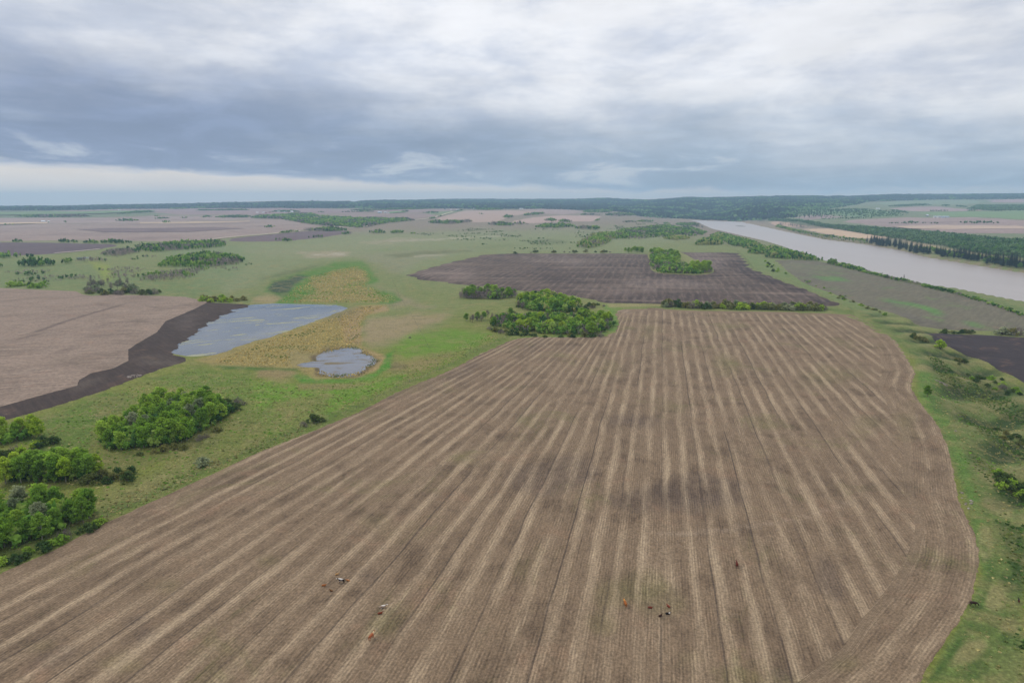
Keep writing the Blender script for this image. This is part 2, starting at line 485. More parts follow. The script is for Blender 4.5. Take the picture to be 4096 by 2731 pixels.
# valley side on the right
add([(3420, 1240), (3700, 1330), (3760, 1400), (3900, 1450), (4096, 1560), (4096, 2731), (3700, 2731), (3930, 2300), (3850, 1950), (3700, 1600), (3660, 1440), (3560, 1340)], C(102, 120, 62), 16, .9)
add([(3660, 1500), (3690, 1480), (3800, 1520), (3760, 1590), (3820, 1720), (3880, 1900), (3960, 2200), (3940, 2320), (3880, 2010), (3800, 1760), (3680, 1600)], C(98, 132, 56), 16, .7)
add([(3640, 1400), (3700, 1420), (3820, 1480), (3960, 1560), (4096, 1650), (4096, 1720), (3900, 1600), (3740, 1500)], C(72, 92, 46), 14, .7, 1.8)
add([(3800, 1520), (3960, 1540), (4096, 1600), (4096, 1640), (3950, 1600), (3850, 1570)], C(66, 92, 40), 14, .75, 1.8)
add([(3830, 1640), (3980, 1730), (4096, 1800), (4096, 1850), (3900, 1730)], C(74, 92, 48), 14, .65, 1.8)
add([(3870, 1800), (4000, 1880), (4096, 1930), (4096, 2020), (3980, 1960), (3900, 1860)], C(60, 88, 36), 14, .8, 1.8)
add([(3980, 2080), (4096, 2130), (4096, 2330), (4050, 2300), (4020, 2180)], C(62, 88, 38), 14, .85, 1.6)
add([(3990, 2290), (4060, 2310), (4096, 2360), (4030, 2370)], C(62, 88, 38), 10, .8, 1.6)
add([(3650, 1280), (3760, 1300), (3790, 1318), (3700, 1318)], C(140, 146, 90), 12, .6)
add([(3540, 1240), (3700, 1320), (3680, 1330), (3500, 1250)], C(148, 152, 92), 10, .6, 1.4)
for q in [(3800, 1640, 60, 16, 25), (3900, 1770, 70, 18, 28), (3950, 1900, 70, 20, 30), (3990, 2030, 60, 26, 30), (3980, 2400, 60, 60, 20), (3940, 2180, 22, 70, 0), (3880, 2600, 80, 40, -30), (3740, 1440, 60, 12, 20), (3700, 1470, 40, 10, 0), (3830, 1560, 40, 9, 15), (4040, 2500, 50, 50, 0)]:
    add(ell(*q), C(158, 146, 100), 16, .65, 1.8)
for q in [(3760, 1610, 40, 14, 10), (3770, 1640, 36, 16, 10), (4050, 2560, 60, 40, 20), (3900, 2680, 60, 30, -30)]:
    add(ell(*q), C(74, 100, 44), 12, .7, 1.6)
add([(3925, 2180), (3945, 2180), (3950, 2290), (3915, 2420), (3860, 2510), (3770, 2640), (3700, 2731), (3730, 2731), (3880, 2540), (3940, 2420), (3985, 2280)], C(78, 104, 46), 9, .8)
add([(3140, 1030), (3330, 1050), (3700, 1140), (4096, 1250), (4096, 1232), (3700, 1126), (3400, 1056)], C(98, 122, 70), 6, .7)
add([(2960, 1000), (3100, 1040), (3160, 1100), (3400, 1200), (3700, 1310), (3420, 1240), (3240, 1155), (3010, 1070)], C(114, 134, 80), 12, .7)
# across the river
add([(2440, 835), (2700, 800), (3100, 780), (3600, 770), (4200, 762), (4200, 800), (3725, 800), (3507, 808), (3072, 816), (3072, 882), (2960, 886), (2700, 872), (2560, 862)], FOREST, 8, .9)
add([(3072, 816), (3507, 808), (3725, 800), (4200, 796), (4200, 960), (3600, 930), (3072, 885)], C(112, 128, 92), 8, .8)
add([(3072, 880), (3333, 905), (3551, 918), (3751, 936), (4200, 975), (4200, 1040), (3943, 1016), (3769, 981), (3507, 944), (3320, 912)], C(52, 72, 40), 6, .9)
add([(3700, 975), (3840, 1005), (4096, 1040), (4096, 1052), (3900, 1020), (3640, 985), (3600, 960)], C(172, 148, 118), 5, .8)
add([(3010, 890), (3300, 950), (3530, 980), (3700, 1020), (4096, 1080), (4400, 1130), (4400, 1160), (4096, 1100), (3700, 1034), (3530, 995), (3300, 964), (3072, 918), (2990, 898)], C(150, 132, 112), 5, .9)
add([(2700, 876), (3000, 886), (3000, 894), (2800, 884)], C(170, 140, 120), 4, .8)
# far woods on the upland
add([(-2600, 826), (0, 822), (1024, 808), (1250, 800), (2048, 792), (2450, 792), (2450, 832), (2048, 836), (1700, 834), (1250, 832), (1024, 836), (600, 838), (200, 842), (-2600, 846)], FOREST, 5, .95)
add([(-600, 840), (200, 838), (210, 845), (0, 852), (-600, 856)], C(64, 76, 62), 4, .8)
add([(0, 862), (600, 850), (700, 858), (360, 872), (60, 876), (-300, 876)], C(96, 118, 84), 5, .8)
add([(1700, 852), (1760, 838), (1860, 840), (1820, 852), (1760, 862)], C(112, 134, 92), 4, .8)
add([(1550, 850), (1600, 846), (1600, 852)], C(112, 134, 92), 4, .8)

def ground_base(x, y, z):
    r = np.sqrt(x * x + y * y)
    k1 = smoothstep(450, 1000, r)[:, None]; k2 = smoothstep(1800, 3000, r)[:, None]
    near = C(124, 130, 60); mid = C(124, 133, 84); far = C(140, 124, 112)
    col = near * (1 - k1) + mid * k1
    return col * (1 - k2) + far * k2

# ------------------------------------------------------------------ materials for land
def mat_ground():
    m, n, b = new_mat("pasture")
    p = n.pos()
    col = n.attr('Col').outputs['Color']
    a = n.noise(p, 0.012, 5, 0.6)
    g = n.noise(p, 0.07, 5, 0.62, 0.6)
    f = n.smooth(n.noise(p, 0.9, 5, 0.75), 0.34, 0.66)
    px_, py_, pz_ = n.sep(p)
    streak = n.noise(n.vec(n.mul(px_, 0.05), n.mul(py_, 0.16), 0), 1.0, 4, 0.6, 0.4)
    g2 = n.noise(p, 0.20, 6, 0.66, 0.5)
    col = n.mix(n.mul(n.smooth(g, 0.46, 0.68), 0.48), col, lin(150, 136, 90))
    col = n.mix(n.mul(n.smooth(streak, 0.50, 0.68), 0.32), col, lin(64, 82, 36))
    col = n.mix(n.mul(n.smooth(a, 0.52, 0.70), 0.14), col, lin(92, 122, 44))
    col = n.mix(n.mul(n.smooth(g2, 0.52, 0.70), 0.50), col, lin(152, 142, 96))
    col = n.mix(n.mul(n.smooth(g2, 0.46, 0.30), 0.36), col, lin(58, 74, 32))
    col = n.bright(col, n.add(0.72, n.mul(f, 0.56)))
    n.L.new(col, b.inputs['Base Color'])
    bm = n.N.new('ShaderNodeBump')
    bm.inputs['Strength'].default_value = 0.6
    bm.inputs['Distance'].default_value = 0.6
    n.L.new(f, bm.inputs['Height'])
    n.L.new(bm.outputs[0], b.inputs['Normal'])
    return m

def mat_field(name, pale, dark, period=7.7, pale_amt=0.8, dark_amt=0.7, tram=0.0, patch=0.03, speck=0.7, head=0.0, green=None, green_amt=0.0, fine=1.0, warp=2.0, tram_p=23.1, reg=0.8, cross=0.0, rowline=0.0, fs=1.9, ss=1.3):
    """stubble or tilled soil; rowuv = (across rows, along rows, distance to headland edge)"""
    m, n, b = new_mat(name)
    col = n.attr('Col').outputs['Color']
    u, v, hd = n.sep(n.attr('rowuv').outputs['Vector'])
    p = n.pos()
    if head > 0:
        wob = n.mul(n.sub(n.noise(p, 0.02, 1), 0.5), 5)
        msk = n.smooth(n.add(hd, wob), head + 1.6, head - 1.6)
        u = n.add(n.mul(u, n.sub(1.0, msk)), n.mul(hd, msk))
        px_, py_, _ = n.sep(p)
        v = n.add(n.mul(v, n.sub(1.0, msk)), n.mul(n.add(px_, py_), msk))
    uw = n.add(u, n.mul(n.sub(n.noise(p, 0.017, 2), 0.5), warp))
    ph = n.mul(uw, 2 * math.pi / period)
    s1 = n.math('SINE', ph)
    s2 = n.math('SINE', n.mul(ph, 0.5))
    ln = n.noise(n.vec(n.mul(uw, 0.23), n.mul(v, 0.022), 0), 1.0, 4, 0.6)
    ln2 = n.noise(n.vec(n.mul(uw, 0.6), n.mul(v, 0.05), 3.0), 1.0, 4, 0.65)
    amp = n.add(0.25, n.mul(n.smooth(n.noise(n.vec(n.mul(uw, 0.05), n.mul(v, 0.011), 9.0), 1.0, 3), 0.34, 0.62), 0.85))
    if head > 0:
        amp = n.mul(amp, n.sub(1.0, n.mul(msk, 0.55)))
    st = n.add(n.mul(n.mul(n.add(s1, n.mul(s2, 0.15)), amp), reg), n.mul(n.sub(ln, 0.5), 4.4))
    st = n.add(st, n.mul(n.sub(ln2, 0.5), 2.0))
    f_p = n.smooth(st, -0.45, 2.2)
    blot = n.noise(p, patch, 5, 0.62, 0.5)
    bd = n.add(n.mul(n.sub(blot, 0.5), 2.4), n.mul(n.sub(ln2, 0.5), 1.1))
    f_d = n.smooth(n.sub(bd, n.mul(f_p, 0.6)), -0.25, 0.75)
    col = n.mix(n.mul(f_d, dark_amt), col, dark)
    if cross > 0:
        px2, py2, _ = n.sep(p)
        cr = n.noise(n.vec(n.mul(px2, 0.004), n.mul(py2, 0.035), 5.0), 1.0, 5, 0.6, 0.5)
        col = n.mix(n.mul(n.smooth(cr, 0.5, 0.72), cross), col, pale)
        col = n.mix(n.mul(n.smooth(cr, 0.48, 0.28), cross), col, dark)
    col = n.mix(n.mul(f_p, pale_amt), col, pale)
    red = n.noise(p, 0.055, 4, 0.6, 0.8)
    col = n.mix(n.mul(n.smooth(red, 0.56, 0.74), 0.28), col, lin(150, 116, 92))
    if green is not None:
        gn = n.noise(p, 0.024, 5, 0.62, 0.7)
        col = n.mix(n.mul(n.smooth(n.add(gn, n.mul(n.sub(ln2, 0.5), 0.25)), 0.55, 0.72), green_amt), col, green)
    if tram > 0:
        fr = n.math('FRACT', n.math('DIVIDE', n.add(uw, n.mul(n.sub(ln, 0.5), 1.5)), tram_p))
        d = n.mul(n.math('ABSOLUTE', n.sub(fr, 0.5)), tram_p)
        brk = n.smooth(n.noise(n.vec(n.mul(uw, 0.04), n.mul(v, 0.006), 7.0), 1.0, 2), 0.40, 0.56)
        tr = n.mul(n.smooth(d, 0.40, 0.14), brk)
        if head > 0:
            tr = n.mul(tr, n.sub(1.0, msk))
        col = n.mix(n.mul(tr, tram), col, lin(66, 56, 50))
    fn = n.noise(n.vec(n.mul(u, fs), n.mul(v, fs * 0.10), 0), 1.0, 4, 0.75)
    fn = n.smooth(fn, 0.34, 0.66)
    if rowline > 0:
        rl = n.math('SINE', n.mul(n.add(u, n.mul(n.sub(n.noise(p, 0.6, 2), 0.5), 0.35)), 2 * math.pi / 0.88))
        col = n.bright(col, n.add(1.0, n.mul(n.mul(rl, n.smooth(ln2, 0.38, 0.62)), rowline)))
    sp = n.smooth(n.noise(p, ss, 4, 0.75), 0.36, 0.64)
    col = n.bright(col, n.add(1.0 - speck * 0.25 - 0.15 * fine, n.add(n.mul(sp, speck * 0.5), n.mul(fn, 0.30 * fine))))
    n.L.new(col, b.inputs['Base Color'])
    bm = n.N.new('ShaderNodeBump')
    bm.inputs['Strength'].default_value = 0.35
    bm.inputs['Distance'].default_value = 0.25
    n.L.new(fn, bm.inputs['Height'])
    n.L.new(bm.outputs[0], b.inputs['Normal'])
    return m

# ------------------------------------------------------------------ ground sheet
def build_ground():
    ys = list(np.linspace(-500, 70, 14))
    yv = 78.0
    while yv < 15500:
        ys.append(yv)
        yv += min(yv * yv * 2.25e-5, 0.028 * yv)
    ys += [16500, 17500]
    ys = np.array(ys)
    dense = np.linspace(-1.12, 1.12, 520)
    out = np.array([1.16, 1.22, 1.3, 1.4, 1.55, 1.75, 2.0, 2.4, 3.0, 4.0])
    s = np.concatenate([-out[::-1], dense, out])
    half = 0.75 * (np.maximum(ys, 0) * CP + CAM_Z * SP) + 60
    X = half[:, None] * s[None, :]
    Y = np.repeat(ys[:, None], len(s), 1)
    x = X.ravel(); y = Y.ravel()
    z = H(x, y)
    col = paint(x, y, z, ground_base(x, y, z), P)
    # valley-side fold shading painted in: scrub-dark draws, dry-grass tan on the spurs
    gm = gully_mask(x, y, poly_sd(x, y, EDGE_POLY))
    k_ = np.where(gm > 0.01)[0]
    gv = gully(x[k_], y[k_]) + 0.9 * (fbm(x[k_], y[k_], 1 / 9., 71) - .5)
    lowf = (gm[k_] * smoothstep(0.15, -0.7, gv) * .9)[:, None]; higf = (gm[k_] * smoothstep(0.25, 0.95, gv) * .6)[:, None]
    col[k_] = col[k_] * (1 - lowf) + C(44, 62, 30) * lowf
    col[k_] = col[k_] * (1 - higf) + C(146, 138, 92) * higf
    nr, nc = X.shape
    i = np.arange((nr - 1))[:, None] * nc + np.arange(nc - 1)[None, :]
    i = i.ravel()
    F = np.stack([i, i + 1, i + nc + 1, i + nc], 1)
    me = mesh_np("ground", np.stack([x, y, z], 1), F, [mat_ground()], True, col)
    o = obj("ground", me)
    tag(o, "green and straw-coloured rolling prairie pasture", "ground", kind="structure")
    print("ground", nr, nc)
build_ground()

# ------------------------------------------------------------------ sheets that lie on the land
def densify(poly, step, jit, seed=0):
    out = []
    n = len(poly)
    for i in range(n):
        ax, ay = poly[i]; bx, by = poly[(i + 1) % n]
        L = math.hypot(bx - ax, by - ay)
        k = max(1, min(400, int(L / step)))
        for j in range(k):
            t = j / k
            out.append((ax + (bx - ax) * t, ay + (by - ay) * t))
    a = np.array(out)
    if jit > 0:
        nx = fbm(a[:, 0], a[:, 1], 1 / (3 * step), 61 + seed) - 0.5
        ny = fbm(a[:, 0], a[:, 1], 1 / (3 * step), 83 + seed) - 0.5
        a = a + 2 * jit * np.stack([nx, ny], 1)
    return [tuple(p) for p in a.tolist()]
def catmull(pts, k=4):
    """closed smooth outline through pixel points"""
    n = len(pts); out = []
    P_ = [np.array(p, float) for p in pts]
    for i in range(n):
        p0, p1, p2, p3 = P_[i - 1], P_[i], P_[(i + 1) % n], P_[(i + 2) % n]
        for j in range(k):
            t = j / k
            q = 0.5 * ((2 * p1) + (-p0 + p2) * t + (2 * p0 - 5 * p1 + 4 * p2 - p3) * t * t + (-p0 + 3 * p1 - 3 * p2 + p3) * t ** 3)
            out.append((float(q[0]), float(q[1])))
    return out

def tri_sheet(poly, cell_px=5.0, off=None):
    """triangulate a world polygon with inner points spaced evenly as seen from the air"""
    a = np.array(poly)
    y0, y1 = a[:, 1].min(), a[:, 1].max()
    pts = []
    yv = y0
    while yv < y1:
        k = max(yv, 90.0)
        dy = min(k * k / (CAM_Z * 683.0) * cell_px, 0.05 * k + 6)
        dx = max(2.0, k / 683.0 * cell_px)
        yv += max(dy, 1.5)
        x0, x1 = a[:, 0].min(), a[:, 0].max()
        xs = np.arange(x0, x1, dx) + RNG.uniform(0, dx)
        pts.append(np.stack([xs, np.full(len(xs), yv)], 1))
    inner = np.concatenate(pts) if pts else np.zeros((0, 2))
    if len(inner):
        sd = poly_sd(inner[:, 0], inner[:, 1], poly)
        lim = np.maximum(1.5, inner[:, 1] / 683.0 * cell_px * 0.45)
        inner = inner[sd < -lim]
    V2 = [Vector(p) for p in poly] + [Vector(p) for p in inner.tolist()]
    n = len(poly)
    vo, eo, fo, *_ = delaunay_2d_cdt(V2, [], [list(range(n))], 1, 1e-4)
    xy = np.array([(v.x, v.y) for v in vo])
    F = np.array([f for f in fo if len(f) == 3], np.int32)
    # face up
    A, B_, C_ = xy[F[:, 0]], xy[F[:, 1]], xy[F[:, 2]]
    cr = (B_[:, 0] - A[:, 0]) * (C_[:, 1] - A[:, 1]) - (B_[:, 1] - A[:, 1]) * (C_[:, 0] - A[:, 0])
    F[cr < 0] = F[cr < 0][:, ::-1]
    z = H(xy[:, 0], xy[:, 1])
    r = np.hypot(xy[:, 0], xy[:, 1])
    z = z + (0.06 + 0.0004 * r + np.maximum(0, r - 1800) * 0.0006 if off is None else off)
    # sink the rim into the ground so that no edge floats
    e = np.sort(np.concatenate([F[:, [0, 1]], F[:, [1, 2]], F[:, [2, 0]]]), 1)
    key = e[:, 0].astype(np.int64) * len(xy) + e[:, 1]
    uq, ct = np.unique(key, return_counts=True)
    rim = np.unique(np.concatenate([uq[ct == 1] // len(xy), uq[ct == 1] % len(xy)]))
    z[rim] = H(xy[rim, 0], xy[rim, 1]) - 0.04 - 0.00006 * r[rim]
    return np.stack([xy[:, 0], xy[:, 1], z], 1), F

def field(name, label, px_poly, mat, base, rowdir=0.25, patches=(), smooth_outline=False, jit=0.6, level=0, cell=5.0, rows=None, world=None, cat="field"):
    pp = catmull(px_poly) if smooth_outline else px_poly
    wp = world if world is not None else unp(pp)
    ym = np.mean([p[1] for p in wp])
    step = max(1.6, ym / 683.0 * 2.2)
    wp = densify(wp, step, jit * max(1.0, ym / 700.0))
    V, F = tri_sheet(wp, cell)
    V[:, 2] += level * (0.12 + 0.0006 * np.hypot(V[:, 0], V[:, 1]))
    x, y = V[:, 0], V[:, 1]
    if rows is None:
        a = math.atan(rowdir)
        u = x * math.cos(a) - y * math.sin(a)
        v = x * math.sin(a) + y * math.cos(a)
        hd = np.full(len(x), 999.0)
    else:
        u, v, hd = rows(x, y)
    col = paint(x, y, V[:, 2], np.repeat(np.asarray(base)[None], len(V), 0), patches)
    me = mesh_np(name, V, F, [mat], True, col, np.stack([u, v, hd], 1))
    o = obj(name, me)
    tag(o, label, cat, kind="structure")
    return o

# the big stubble field under the camera
MAIN_PX = [(-900, 2760), (-300, 2440), (0, 2290), (214, 2195), (402, 2098), (594, 2010), (848, 1893), (1024, 1809), (1247, 1723), (1426, 1650), (1586, 1567), (1756, 1497),
           (1821, 1468), (1895, 1426), (2048, 1355), (2135, 1346), (2309, 1348), (2418, 1344), (2458, 1326), (2470, 1290), (2455, 1252), (2483, 1235), (2614, 1231),
           (3072, 1246), (3290, 1250), (3380, 1257)] + FIELD_R_PX[::-1] + [(2048, 3400), (0, 3300), (-900, 3100)]
HEAD_LINE = unp([(2455, 1252), (2483, 1235), (2614, 1231), (3072, 1246), (3290, 1250), (3380, 1257)] + FIELD_R_PX[::-1])
def main_rows(x, y):
    xr = x - 0.27 * (y - 300)
    for _ in range(10):
        mm = 0.235 + 0.185 * np.clip((25 - xr) / 130, -0.1, 1.15)
        xr = x - mm * (y - 300)
    hd = poly_sd(x, y, HEAD_LINE, closed=False)
    return xr, y * 1.05, hd
mp = []
def addm(poly, c, soft=14, st=0.7, br=1.2): mp.append((poly, c, soft, st, br))
GRN = C(112, 112, 62); DKS = C(92, 78, 68)
for q in [(2680, 1630, 60, 30), (3300, 1510, 90, 26), (3440, 1490, 70, 24), (3620, 1690, 60, 50), (3480, 1700, 70, 40), (3350, 1480, 40, 16), (2450, 2380, 60, 40), (2560, 2340, 70, 30), (2640, 2420, 90, 40), (2400, 2490, 40, 30), (1080, 2240, 50, 24), (1540, 2500, 40, 30),
          (2600, 1320, 40, 20), (2900, 1330, 36, 24), (2890, 1430, 40, 20), (2420, 1480, 60, 20), (2900, 1480, 40, 30), (3040, 1800, 40, 16), (620, 2340, 80, 20), (150, 2580, 60, 20), (480, 2660, 80, 30), (1880, 1850, 60, 20), (1500, 2080, 60, 22), (2760, 2640, 40, 16), (3380, 2660, 60, 30)]:
    addm(ell(*q), GRN, 26, .22, 2.2)
for q in [(1780, 1520, 130, 24, -18), (1850, 1470, 80, 14, -22), (2540, 1680, 110, 26, 0), (2200, 1380, 130, 12, 0), (560, 2480, 60, 30, -10), (590, 2540, 40, 26, 0), (1470, 2310, 40, 14, 20), (200, 2640, 120, 40, -25), (3120, 2700, 60, 40, 0), (2200, 1900, 200, 90, 0), (2800, 1950, 180, 80, 0), (3320, 2300, 60, 110, -25), (2700, 2000, 300, 60, 0)]:
    addm(ell(*q), DKS, 22, .5, 1.8)
addm([(2640, 2133), (2900, 2116), (3200, 2066), (3420, 1996), (3426, 2006), (3210, 2078), (2900, 2128), (2640, 2145)], C(166, 146, 124), 6, .38, .8)
for q in [(2500, 1245, 30, 8), (2470, 1340, 40, 5), (2300, 1352, 140, 5)]:
    addm(ell(*q), C(170, 150, 128), 10, .6)
M_MAIN = mat_field("stubble_rows", lin(186, 164, 134), lin(70, 55, 43), 7.7, 0.60, 0.70, 0.6, 0.05, 1.0, head=17, green=lin(100, 102, 54), green_amt=0.35, warp=3.0, reg=1.0, rowline=0.20, tram_p=15.4, fine=1.0)
field("stubble_field", "wide stubble field with pale straw rows and grazing cattle", MAIN_PX, M_MAIN, C(128, 108, 86), patches=mp, rows=main_rows, cell=4.0, jit=0.5)

# tilled mid field with a grove in it
M_TILL = mat_field("tilled_soil", lin(146, 128, 114), lin(54, 43, 43), 11.0, 0.6, 0.9, 0.0, 0.012, 0.7, warp=4.0, reg=0.45, cross=0.5, fs=0.20, ss=0.22)
TILL_PX = [(1620, 1102), (1677, 1081), (1808, 1046), (1930, 1019), (2048, 1012), (2483, 1012), (2592, 1016), (2620, 1006), (2714, 1007), (2953, 1007), (2984, 1038), (3006, 1072), (3072, 1098),
           (3137, 1126), (3237, 1161), (3316, 1196), (3366, 1216), (3372, 1222), (3333, 1231), (3298, 1228), (3072, 1224), (2653, 1217), (2427, 1214), (2300, 1186), (2048, 1163), (1903, 1146), (1677, 1120)]
DKT = C(54, 43, 43)
field("tilled_field", "dark tilled field with tan streaks around a small grove", TILL_PX, M_TILL, C(92, 78, 69), 0.22,
      [([(2900, 1008), (2953, 1007), (2984, 1038), (3006, 1072), (3137, 1126), (3316, 1196), (3372, 1222), (3333, 1231), (3280, 1215), (3180, 1165), (3000, 1110), (2950, 1090), (2930, 1040)], DKT, 5, .95, .6),
       ([(2590, 1030), (2600, 1080), (2640, 1104), (2800, 1108), (2900, 1090), (2920, 1110), (2800, 1130), (2600, 1110), (2570, 1060)], DKT, 12, .7, 1.2),
       ([(1620, 1102), (1700, 1115), (1903, 1140), (2048, 1155), (2300, 1180), (2427, 1205), (2653, 1208), (2653, 1220), (2427, 1216), (2048, 1166), (1640, 1112)], DKT, 7, .8, 1),
       (ell(1800, 1090, 120, 20), C(140, 122, 112), 24, .6, 1.8), (ell(2250, 1040, 160, 12), C(142, 126, 116), 16, .6, 1.8), (ell(2450, 1165, 160, 10), C(140, 122, 112), 14, .5, 1.8),
       (ell(2300, 1100, 160, 40), DKT, 40, .45, 1.8), (ell(2750, 1190, 300, 20), DKT, 20, .5, 1.6), (ell(2800, 1050, 80, 30), C(146, 130, 122), 24, .5, 1.5), (ell(2700, 1135, 200, 10), C(142, 126, 116), 12, .5, 1.8)], jit=0.3)
# grassy plot the grove stands on, inside the tilled field
M_PLOT = mat_ground()
field("grove_plot", "grassy plot under the grove inside the tilled field", [(2592, 1014), (2600, 1050), (2603, 1078), (2632, 1093), (2700, 1098), (2788, 1101), (2850, 1093), (2846, 1070), (2780, 1040), (2716, 1009), (2650, 1006)], M_PLOT, C(134, 136, 84), level=1, smooth_outline=True, jit=0.3)

# left field: pale, with a black worked margin towards the pond
M_LEFT = mat_field("old_stubble", lin(172, 155, 138), lin(96, 82, 72), 11.0, 0.55, 0.75, 0.0, 0.02, 0.8, warp=8.0, reg=0.12, fs=0.35, ss=0.45)
LEFT_IN = [(0, 1154), (152, 1161), (305, 1167), (331, 1180), (370, 1185), (435, 1180), (566, 1183), (740, 1189), (827, 1207), (827, 1213), (784, 1235), (662, 1287), (627, 1331), (544, 1379), (514, 1400), (514, 1444), (457, 1474), (361, 1496), (318, 1522), (309, 1544), (131, 1592), (0, 1629), (-500, 1760), (-1200, 1780), (-1400, 1240), (-700, 1165)]
LEFT_ALL = [(0, 1152), (152, 1159), (305, 1165), (331, 1178), (370, 1183), (435, 1178), (566, 1181), (740, 1187), (849, 1207), (997, 1214), (1030, 1224), (960, 1250), (850, 1300), (790, 1345), (720, 1395), (700, 1415), (760, 1436), (749, 1446), (653, 1474), (544, 1514), (435, 1557), (305, 1601), (174, 1640), (0, 1688), (-500, 1850), (-1300, 1880), (-1500, 1240), (-700, 1162)]
M_BLACK = mat_field("black_soil", lin(104, 88, 78), lin(46, 37, 35), 6.0, 0.30, 0.6, 0.0, 0.03, 0.45, warp=5.0, reg=0.15, fs=0.5, ss=0.5)
field("black_worked_margin", "black freshly worked soil margin between the pale field and the pond", LEFT_ALL, M_BLACK, C(68, 56, 51), -0.9,
      [(ell(640, 1450, 90, 12, 8), C(110, 98, 88), 12, .6, 1.6), (ell(350, 1530, 70, 14, -20), C(100, 88, 78), 12, .5, 1.6), (ell(740, 1300, 40, 30, -40), C(96, 84, 78), 14, .5, 1.6), (ell(470, 1530, 80, 10, -18), C(92, 72, 62), 10, .6)], jit=1.1)
DL = C(84, 70, 64)
field("pale_stubble_field", "pale brown stubble field left of the pond with a black margin", LEFT_IN, M_LEFT, C(140, 121, 106), 3.0,
      [([(108, 1350), (120, 1340), (170, 1312), (250, 1285), (330, 1262), (400, 1240), (460, 1225), (462, 1229), (400, 1246), (330, 1268), (250, 1292), (172, 1320), (122, 1348), (110, 1358)], DL, 2, .8, .5),
       ([(250, 1286), (380, 1302), (520, 1320), (520, 1324), (380, 1308)], DL, 3, .5, 1),
       (ell(268, 1403, 36, 4, 2), DL, 3, .7, 1), (ell(230, 1265, 90, 9, -6), C(112, 94, 88), 14, .6, 1.5), (ell(110, 1350, 12, 8), DL, 4, .7, 1), (ell(300, 1440, 90, 20, 0), C(134, 116, 100), 24, .6, 1.6)], level=1, jit=0.4)

# right terrace fields
M_SPROUT = mat_field("sprouting_soil", lin(124, 112, 100), lin(84, 76, 68), 9.0, 0.4, 0.5, 0.0, 0.015, 0.45, green=lin(98, 126, 62), green_amt=0.5, warp=5.0, reg=0.15, fs=0.25, ss=0.3)
SPROUT_PX = [(3094, 1041), (3168, 1038), (3281, 1045), (3350, 1060), (3464, 1090), (3551, 1113), (3725, 1150), (3899, 1193), (4030, 1237), (4096, 1259), (4500, 1380), (4700, 1440), (4500, 1345), (4096, 1327), (3969, 1325), (3725, 1311), (3681, 1305), (3616, 1270), (3507, 1235), (3377, 1191), (3203, 1126), (3150, 1087), (3115, 1057)]
SG = C(84, 138, 56)
field("sprouting_field", "grey-brown field with patches of green sprouts beside the river", SPROUT_PX, M_SPROUT, C(108, 102, 84), 0.9,
      [(ell(3600, 1210, 80, 10, 8), SG, 8, .8, 1.8), (ell(3720, 1240, 50, 12, 20), SG, 8, .7, 1.8), (ell(3330, 1116, 60, 5, 4), SG, 6, .6, 1.8), (ell(3300, 1095, 50, 4), SG, 6, .5, 1.8), (ell(3900, 1300, 40, 6, 10), SG, 6, .5, 1.8), (ell(3250, 1070, 120, 16, 6), C(112, 116, 84), 16, .6, 1.2), (ell(3690, 1285, 120, 10, 14), C(84, 74, 74), 14, .5, 1)], jit=0.4, cell=2.2)
BLACK_PX = [(3686, 1331), (3769, 1332), (3900, 1337), (4096, 1349), (4500, 1372), (4900, 1560), (4600, 1760), (4300, 1640), (4096, 1532), (4008, 1488), (3899, 1432), (3786, 1384), (3734, 1358)]
M_BLACK2 = mat_field("black_tilth", lin(80, 70, 74), lin(46, 39, 44), 3.2, 0.45, 0.5, 0.0, 0.03, 0.4, warp=1.0, reg=0.3, fs=0.35, ss=0.4)
field("black_field", "almost black freshly tilled field at the foot of the valley side", BLACK_PX, M_BLACK2, C(60, 51, 52), -1.2, jit=0.4, cell=1.6)

